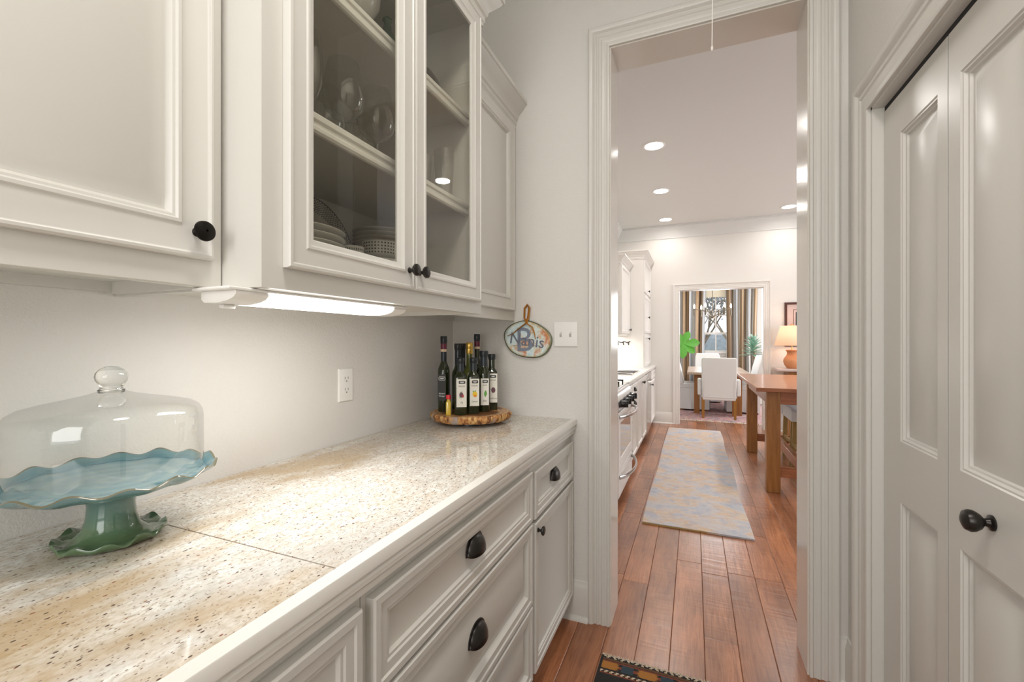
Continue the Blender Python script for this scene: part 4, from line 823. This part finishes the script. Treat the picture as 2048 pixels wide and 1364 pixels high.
# ------------------------------------------------------------ counter-height table and stools
t = thing('counter_table', 'reddish wood counter-height table with square legs and stretchers', 'table', (.9, 5.02, 0))
tx0, tx1, ty0, ty1 = .48, 1.42, 4.16, 5.87
MB().box(tx0, ty0, .855, tx1, ty1, .888).build('top', woodh, t, bevel=.004)
for x_, y_ in ((.565, 4.245), (.565, 5.70), (1.25, 4.245), (1.25, 5.70)): B(x_, y_, 0, x_ + .105, y_ + .095, .8545).build('leg', woodv, t, bevel=.004)
for a in ((.672, 4.255, .745, 1.248, 4.285, .8545), (.672, 5.76, .745, 1.248, 5.79, .8545), (.575, 4.342, .745, .605, 5.698, .8545), (1.315, 4.342, .745, 1.345, 5.698, .8545)): B(*a).build('apron', woodh, t)
for a in ((.672, 4.27, .13, 1.248, 4.315, .215), (.672, 5.72, .13, 1.248, 5.765, .215)): B(*a).build('stretcher', woodh, t, bevel=.003)
B(.845, 4.316, .13, .895, 5.719, .215).build('stretcher', woodh, t, bevel=.003)
st = thing('counter_stool', 'grey upholstered stool nearer the camera, tucked beyond the table legs', 'stool', (0, 0, 0), 'stools under the counter table')
mb = MB(); N = 14; rs = []
for i in range(N + 1):
    u = -1 + 2 * i / N; zt = .60 + .045 * u * u; rs.append([(u * .265, -.225, .53), (u * .265, .225, .53), (u * .265, .235, zt - .02), (u * .265, .21, zt), (u * .265, -.21, zt), (u * .265, -.235, zt - .02)])
mb.rings(rs).build('seat', fabricg, st)
for sx in (-1, 1):
    for sy in (-1, 1): MB().rings([[(sx * .16 - .02, sy * .19 - .02, .53), (sx * .16 + .02, sy * .19 - .02, .53), (sx * .16 + .02, sy * .19 + .02, .53), (sx * .16 - .02, sy * .19 + .02, .53)], [(sx * .18 - .015, sy * .20 - .015, 0), (sx * .18 + .015, sy * .20 - .015, 0), (sx * .18 + .015, sy * .20 + .015, 0), (sx * .18 - .015, sy * .20 + .015, 0)]]).build('leg', stoolleg, st)
for sy in (-1, 1): B(-.158, sy * .197 - .01, .17, .158, sy * .197 + .01, .20).build('rail', stoolleg, st)
for sx in (-1, 1): B(sx * .175 - .01, -.18, .22, sx * .175 + .01, .18, .25).build('rail', stoolleg, st)
st.location = (1.10, 4.97, 0); dup(st, (1.10, 5.455, 0), 0, 'grey upholstered stool farther from the camera, second along the table')
# ------------------------------------------------------------ console, lamp, picture
t = thing('console_table', 'narrow pale console table by the far wall, mostly hidden behind the table', 'console table', (1.4, 6.95, 0))
B(1.03, 6.74, .870, 1.80, 7.16, .905).build('top', consolew, t, bevel=.008); B(1.16, 6.78, .76, 1.72, 7.14, .8695).build('drawer_box', woodv, t)
for x_, y_ in ((1.16, 6.78), (1.67, 6.78), (1.16, 7.09), (1.67, 7.09)): B(x_, y_, 0, x_ + .05, y_ + .05, .7595).build('leg', woodv, t)
lx, ly = 1.225, 6.94
t = thing('table_lamp', 'terracotta jug lamp with lit pale pleated shade on the console', 'lamp', (lx, ly, .9055))
MB().lathe([(.052, 0), (.060, .006), (.090, .05), (.102, .095), (.095, .135), (.068, .17), (.056, .20), (.060, .225), (.074, .245), (.070, .252), (.055, .245), (.04, .23)], (lx, ly, .9055), 36).build('jug_base', terracotta, t, angle=60)
MB().tube([(lx + .055, ly, 1.135), (lx + .10, ly, 1.13), (lx + .115, ly, 1.09), (lx + .088, ly, 1.035)], .014, 10).build('handle', terracotta, t)
MB().lathe([(.006, 1.13), (.006, 1.23)], (lx, ly, 0), 12).build('stem', goldcap, t)
mb = MB(); rs = []
for r, z in ((.205, 1.215), (.135, 1.482)): rs.append([(lx + r * (1 + .008 * (k % 2)) * math.cos(2 * PI * k / 96), ly + r * (1 + .008 * (k % 2)) * math.sin(2 * PI * k / 96), z) for k in range(96)])
mb.rings(rs, False, False).build('shade', shadem, t, solid=.002, angle=80); MB().lathe([(.006, 1.482), (.02, 1.49), (.016, 1.505), (.003, 1.512)], (lx, ly, 0), 16).build('finial', terracotta, t); MB().lathe([(.02, 1.24), (.03, 1.27), (.03, 1.31), (.015, 1.34)], (lx, ly, 0), 16).build('bulb', mat('shaded_bulb', (1, .75, .5), .3, emit=6), t)
pl_ = bpy.data.lights.new('table_lamp_light', 'POINT'); pl_.energy = 1.4; pl_.color = (1, .75, .5); pl_.shadow_soft_size = .04; po = bpy.data.objects.new('table_lamp_light', pl_); COL.objects.link(po); po.location = (lx, ly, 1.37)
t = thing('picture_frame', 'dark wood framed print with pink mat on the far wall above lamp', 'picture', (1.47, YK, 1.5))
MB().front((1.18, YK - .001, 1.20), (1, 0, 0), (0, 0, 1), (0, -1, 0), .60, .62, [(0, 0), (0, .022), (.006, .026), (.022, .024), (.032, .014), (.032, 0)], False, False).build('frame', framem, t)
B(1.210, YK - .010, 1.23, 1.75, YK - .002, 1.79).build('mat_board', matbd, t); MB().front((1.285, YK - .0105, 1.30), (1, 0, 0), (0, 0, 1), (0, -1, 0), .39, .42, [(0, 0), (0, .003), (.006, .003), (.006, 0)], False, False).build('inner_frame', framem, t); B(1.315, YK - .0112, 1.335, 1.65, YK - .0102, 1.68).build('print', picm, t)
# ------------------------------------------------------------ dining room
t = thing('dining_rug', 'red, blue and cream patterned rug with fringe under the dining table', 'rug', (.4, 9.1, 0)); B(-1.3, 7.66, .0005, 2.1, 10.6, .009).build('pile', drug, t)
fm = MB()
for i in range(300):
    x = -1.3 + 3.4 * (i + rr.random()) / 300; l = rr.uniform(.04, .07); fm.add([(x - .004, 7.662, .008), (x + .004, 7.662, .008), (x + .006, 7.66 - l, .0015), (x - .003, 7.66 - l, .0015)], [(0, 1, 2, 3)])
o = fm.build('fringe', fringe, t); o['kind'] = 'stuff'
GZ = .0095
t = thing('dining_table', 'rectangular dining table with pale top and reddish square legs', 'table', (.37, 9.0, GZ))
B(-.11, 8.08, .705, .86, 9.92, .745).build('top', dtop, t, bevel=.004)
for x_ in (.0, .66):
    for y_ in (8.33, 9.60): B(x_, y_, GZ, x_ + .09, y_ + .09, .7045).build('leg', woodv, t)
for a in ((.09, 8.34, .62, .66, 8.37, .7045), (.09, 9.65, .62, .66, 9.68, .7045), (.005, 8.42, .62, .035, 9.60, .7045), (.715, 8.42, .62, .745, 9.60, .7045)): B(*a).build('apron', woodv, t)
def skirt_chair(label, loc, rz, w=.50, top=1.0, d=.52):   # local: faces +y, back at -y
    t = thing('dining_chair', label, 'chair', (0, 0, 0), 'slipcovered dining chairs'); w2 = w / 2
    MB().box(-w2, -d / 2, .40, w2, d / 2, .50).build('seat', fabricw, t, bevel=.02)
    rs = []
    for i in range(9):
        k = i / 8; z = .46 + (top - .46) * k; y = -d / 2 - .10 * k ** 1.4; th = .09 - .02 * k; ww = w2 - (.03 * max(0, k - .85) / .15)
        rs.append([(-ww, y, z), (ww, y, z), (ww, y + th, z), (-ww, y + th, z)])
    MB().rings(rs).build('backrest', fabricw, t, bevel=.015)
    P = []
    for (ax, ay), (bx, by) in (((-w2, -d / 2), (w2, -d / 2)), ((w2, -d / 2), (w2, d / 2)), ((w2, d / 2), (-w2, d / 2)), ((-w2, d / 2), (-w2, -d / 2))):
        for k in range(10):
            f = k / 10; nx_, ny_ = (by - ay), -(bx - ax); ln = math.hypot(nx_, ny_); q = .010 * (1 if k in (4, 5, 6) else -.3) * (1 if k != 5 else -1)
            P.append((ax + (bx - ax) * f, ay + (by - ay) * f, nx_ / ln * q, ny_ / ln * q))
    MB().rings([[(x, y, .41) for x, y, a, b in P], [(x + a, y + b, .20) for x, y, a, b in P], [(x + a * 1.6, y + b * 1.6, .03) for x, y, a, b in P]], False, False).build('skirt', fabricw, t)
    for sx in (-1, 1):
        for sy in (-1, 1): B(sx * (w2 - .05) - .02, sy * (d / 2 - .05) - .02, 0, sx * (w2 - .05) + .02, sy * (d / 2 - .05) + .02, .40).build('leg', woodv, t)
    t.location = loc; t.rotation_euler = (0, 0, rz); return t
sc_ = skirt_chair('slipcovered chair on the left side of the dining table, cut by the doorway', (.0, 8.87, GZ), R(-90))
dup(sc_, (.79, 8.80, GZ), R(90), 'nearer slipcovered chair on the right side of the dining table')
dup(sc_, (.81, 9.33, GZ), R(90), 'farther slipcovered chair on the right side of the dining table')
dup(sc_, (.27, 10.12, GZ), R(180), 'slipcovered chair at the far end of the dining table')
t = thing('head_chair', 'pale armchair at the near end of the dining table, back to camera', 'chair', (.375, 8.05, GZ))
MB().rings([[(.375 - w, y, z), (.375 + w, y, z), (.375 + w, y + th, z), (.375 - w, y + th, z)] for z, y, w, th in ((.31, 7.85, .245, .09), (.6, 7.845, .258, .09), (.97, 7.80, .262, .08), (1.005, 7.80, .250, .07))]).build('backrest', fabricw, t, bevel=.014)
MB().front((.375 - .225, 7.85 - .008, .36), (1, 0, 0), (0, 0, 1), (0, -1, .09), .45, .59, [(0, 0), (0, .003), (.004, .004), (.008, 0)], False, False).build('piping', fabricw, t)
MB().box(.375 - .27, 7.93, .34, .375 + .27, 8.28, .50).build('seat', fabricw, t, bevel=.02)
for sx in (-1, 1): B(.375 + sx * .29 - .03, 7.90, .38, .375 + sx * .29 + .03, 8.07, .655).build('armrest', fabricw, t, bevel=.02)
for sx in (-1, 1):
    MB().rings([[(.375 + sx * .235 + a * .024, 7.875 + b * .02, .345) for a, b in ((-1, -1), (1, -1), (1, 1), (-1, 1))], [(.375 + sx * .235 + a * .017, 7.87 + b * .015, GZ) for a, b in ((-1, -1), (1, -1), (1, 1), (-1, 1))]]).build('leg', stoolleg if False else mat('honey_wood', (.33, .15, .03), .4), t)
    B(.375 + sx * .235 - .02, 8.20, GZ, .375 + sx * .235 + .02, 8.24, .345).build('leg', woodv, t)
# window
w = thing('window_1', None, None, ((WX0 + WX1) / 2, 11, 1.0), kind='structure')
MB().front((WX0, 11.02, WZ0), (1, 0, 0), (0, 0, 1), (0, -1, 0), WX1 - WX0, WZ1 - WZ0, [(0, -.06), (0, .012), (.03, .012), (.03, -.06)], False, False).build('window_frame', whitek, w)
MB().front((WX0, 11.0, WZ0), (1, 0, 0), (0, 0, 1), (0, -1, 0), WX1 - WX0, WZ1 - WZ0, [(-.09, 0), (-.09, .02), (-.01, .016), (0, .016), (0, 0)], False, False).build('window_casing', whitek, w)
B(WX0 - .1, 10.94, WZ0 - .03, WX1 + .1, 10.999, WZ0).build('window_sill', whitek, w)
xm = (WX0 + WX1) / 2
B(xm - .012, 11.03, WZ0 + .03, xm + .012, 11.055, WZ1 - .03).build('muntin', whitek, w); B(WX0 + .03, 11.03, 1.85, WX1 - .03, 11.055, 1.874).build('muntin', whitek, w); B(WX0 + .03, 11.02, 1.43, WX1 - .03, 11.06, 1.475).build('meeting_rail', whitek, w)
for z0, z1 in ((WZ0 + .03, 1.43), (1.475, 1.85), (1.874, WZ1 - .03)):
    for x0, x1 in ((WX0 + .03, xm - .012), (xm + .012, WX1 - .03)): B(x0, 11.040, z0, x1, 11.044, z1).build('pane', wpane, w)
t = thing('roller_shade', 'cream fabric shade rolled up at the top of the dining window', 'shade', (xm, 10.95, 2.4)); B(WX0 - .02, 10.955, 2.27, WX1 + .02, 10.975, 2.52).build('cloth', cream, t)
def curtain(label, x0, x1, folds, seed, ztop=2.72):
    r = random.Random(seed); n = folds * 16; mb = MB(); mb.c = []; zs = [.02, .6, 1.1, 1.6, 2.1, ztop]; cols = []
    pal = [(.36, .38, .40), (.62, .60, .56), (.60, .58, .54), (.36, .23, .12), (.45, .31, .18), (.16, .10, .06), (.42, .29, .16), (.55, .55, .54)]
    s = r.random() * 8; 
    for zi, z in enumerate(zs):
        for i in range(n + 1):
            f = i / n; ph = f * folds * 2 * PI; sq = 1 - .06 * math.sin(z * 1.4)
            x = x0 + (x1 - x0) * (f * sq + (1 - sq) / 2) + .012 * math.sin(ph * 2 + z * .8); y = 10.86 + .075 * math.sin(ph + .25 * math.sin(z * 2 + seed)) + .012 * math.sin(ph * 2.3 + seed)
            mb.v.append((x, y, z))
    for zi in range(len(zs) - 1):
        for i in range(n):
            a = zi * (n + 1) + i; mb.f.append((a, a + 1, a + n + 2, a + n + 1)); mb.c.append(pal[int(i / 4.1 + s) % 8])
    t = thing('curtain', label, 'curtain', ((x0 + x1) / 2, 10.87, 0), 'striped curtains at the dining window'); mb.build('cloth', curtm, t, solid=.003, angle=80)
    return t
curtain('striped silk curtain at the left of the dining window, behind the leafy plant', -.62, .235, 6, 1); curtain('striped silk curtain at the right of the dining window', .645, 1.27, 5, 4)
t = thing('curtain_rod', 'dark curtain rod above the dining window, hidden above the doorway head', 'rod', (.35, 10.87, 2.74)); MB().tube([(-.75, 10.87, 2.74), (1.4, 10.87, 2.74)], .014, 10).build('rod', bronze, t)
for x_ in (-.7, 1.35): B(x_ - .01, 10.87, 2.73, x_ + .01, 11.0, 2.75).build('bracket', bronze, t)
d2 = thing('door_2', None, None, (1.8, 11, 0), kind='structure'); MB().front((1.42, 10.995, 0.0), (1, 0, 0), (0, 0, 1), (0, -1, 0), .80, 2.2, [(0, 0), (0, .03), (.08, .03), (.09, .012), (.2, .012), (.21, .004)], False, True).build('door_panel', whitek, d2)
# chandelier
hx, hy, hz = .318, 9.0, 1.725
t = thing('chandelier', 'six-arm bronze chandelier with candle bulbs over the dining table', 'chandelier', (hx, hy, hz))
MB().tube([(hx, hy, 2.949), (hx, hy, 1.75)], .007, 10).lathe([(.05, 2.949), (.05, 2.93), (.01, 2.925)], (hx, hy, 0), 16).build('rod', bronze, t); MB().lathe([(.003, 1.695), (.018, 1.705), (.024, 1.725), (.014, 1.745), (.012, 1.78), (.004, 1.80)], (hx, hy, 0), 20).build('hub', bronze, t)
for k in range(6):
    a = 2 * PI * k / 6 + .12; ca, sa = math.cos(a), math.sin(a); P = lambda r, z: (hx + r * ca, hy + r * sa, z)
    am = MB().tube([P(.015, 1.72), P(.07, 1.765), P(.14, 1.835), (hx + .22 * ca, hy + .22 * sa, 1.862), P(.31, 1.872)], .0055, 8).build('arm', bronze, t)
    MB().lathe([(.013, 1.75), (.014, 1.755), (.014, 1.885), (.010, 1.89)], (hx + .315 * ca, hy + .315 * sa, 0), 14).build('candle_sleeve', bronze, am); MB().lathe([(.008, 1.89), (.015, 1.915), (.013, 1.94), (.002, 1.975)], (hx + .315 * ca, hy + .315 * sa, 0), 14).build('bulb', bulbm, am)
# plants
def leaf_mesh(name, L, Wd, m, curl=.25, ob=True, fold=.15):
    mb = MB(); n = 10; rs = []
    for i in range(n + 1):
        f = i / n; wd = Wd * ((math.sin(PI * min(1, f ** (1.5 if ob else .8))) ** .75) if 0 < f < 1 else .02) ; z = -curl * L * f * f
        rs.append([(L * f, -wd, z + fold * wd), (L * f, -wd * .5, z + fold * wd * .4), (L * f, 0, z), (L * f, wd * .5, z + fold * wd * .4), (L * f, wd, z + fold * wd)])
    mb.rings(rs, False, False, False); o = mb.build(name, m, None, local=True, solid=.0015, angle=70); me = o.data; bpy.data.objects.remove(o); return me
lm = leaf_mesh('leaf', .215, .058, leafg, .18)
def place_leaf(me, parent, p, d, up, s=1):
    d = Vector(d).normalized(); u = Vector(up); sd = u.cross(d).normalized(); u = d.cross(sd); M = Matrix((d, sd, u)).transposed().to_4x4(); o = bpy.data.objects.new('leaf', me); COL.objects.link(o); o.parent = parent
    o.matrix_local = Matrix.Translation(Vector(p) - ORG[parent.name]) @ M @ Matrix.Scale(s, 4); return o
t = thing('fiddle_leaf_plant', 'potted plant with big bright green leaves just inside dining doorway', 'plant', (-.50, 7.72, 0))
MB().lathe([(.12, .0005), (.15, .02), (.17, .30), (.18, .32), (.165, .32), (.15, .28), (.01, .27)], (-.50, 7.72, .0 + GZ), 32).build('pot', potm, t)
MB().tube([(-.50, 7.72, .28), (-.49, 7.71, .7), (-.44, 7.70, 1.0), (-.33, 7.69, 1.17), (-.17, 7.68, 1.235)], .014, 8, .006).build('stem', bark, t)
o_ = (-.165, 7.67, 1.235)
for d, s in (((.42, -.15, .90), 1.0), ((1, -.3, .10), 1.18), ((.80, -.1, -.62), 1.08), ((.0, -.3, -1), 1.12), ((-.45, -.1, .85), .9), ((-.95, -.1, .1), .9), ((-.7, -.2, -.75), .95), ((.5, .8, -.1), .7)):
    place_leaf(lm, t, o_, d, (.1, -1, .25), s)
for k in range(9):
    a = k * 2.4; z = .75 + k * .045; place_leaf(lm, t, (-.46, 7.70, z), (math.cos(a), math.sin(a) * .35 - .1, .35), (0, 0, 1), .9)
t = thing('spiky_plant', 'blue-green plant with pointed leaves behind the right dining chairs', 'plant', (1.10, 9.97, 0)); px_, py_ = 1.10, 9.97
ORG[t.name] = Vector((px_, py_, 0)); t.location = (px_, py_, 0)
MB().lathe([(.13, GZ), (.17, .03), (.19, .36), (.20, .38), (.18, .38), (.16, .34), (.01, .33)], (px_, py_, 0), 32).build('pot', potm, t)
MB().tube([(px_, py_, .33), (px_, py_, .8), (px_ - .01, py_, 1.25)], .013, 8, .007).build('stem', bark, t)
lb = leaf_mesh('leaf', .25, .034, leafb, .12, False, .35)
for k in range(44):
    a = k * 2.39996; f = k / 43; z = .98 + .28 * f; el = -.05 + 1.35 * f ** 1.2; place_leaf(lb, t, (px_ - .005, py_, z), (math.cos(a) * math.cos(el), math.sin(a) * math.cos(el), math.sin(el)), (0, 0, 1) if el < 1.2 else (1, 0, 0), 1.15 - .35 * f)
# ------------------------------------------------------------ garden outside the window
struct('ground', B(-14, 11.2, -.3, 18, 40, -.15), grass)
def tree(x, y, H, seed, label):
    r = random.Random(seed); t = thing('garden_tree', label, 'tree', (x, y, -.15)); mb = MB(); tips = []
    def br(p, d, L, rad, lv):
        q = p + d * L; mid = p + d * L * .5 + Vector((r.uniform(-1, 1), r.uniform(-1, 1), 0)) * L * .06; mb.tube([p, mid, q], rad, 6, rad * .6)
        if lv == 0: tips.append(q); return
        for _ in range(3): br(q, (d + Vector((r.uniform(-1, 1), r.uniform(-1, 1), r.uniform(-.2, .7))) * .75).normalized(), L * .68, rad * .6, lv - 1)
    br(Vector((x, y, -.15)), Vector((0, 0, 1)), H * .32, .07, 4); mb.build('branches', bark, t)
    lf = MB()
    for q in tips:
        for _ in range(9):
            c = q + Vector((r.gauss(0, .22), r.gauss(0, .22), r.gauss(0, .22))); a = Vector((r.uniform(-1, 1), r.uniform(-1, 1), r.uniform(-1, 1))).normalized() * .05; b = a.cross(Vector((r.random(), r.random(), 1))).normalized() * .03; lf.add([c - a, c - b, c + a, c + b], [(0, 1, 2, 3)])
    o = lf.build('foliage', outleaf, t); o['kind'] = 'stuff'
tree(.2, 15, 3.6, 3, 'bare-branched garden tree seen through the left panes'); tree(1.3, 20.5, 4.6, 9, 'taller garden tree farther off, seen through the right panes')
tree(.3, 28, 6, 12, 'distant garden tree behind the other two outside the window')
t = thing('garden_hedge', 'dark bluish clipped hedge outside the dining window', 'hedge', (.8, 24, -.15)); mb = MB(); r = random.Random(8)
mb.loft([(0, 3.2, .5, 3), (.8, 3.3, .55, 3), (1.5, 3.1, .5, 3), (1.75, 2.6, .35, 2.5)], (.8, 24, -.15), 40); mb.build('hedge_core', outleaf, t)
print('planks', npl)
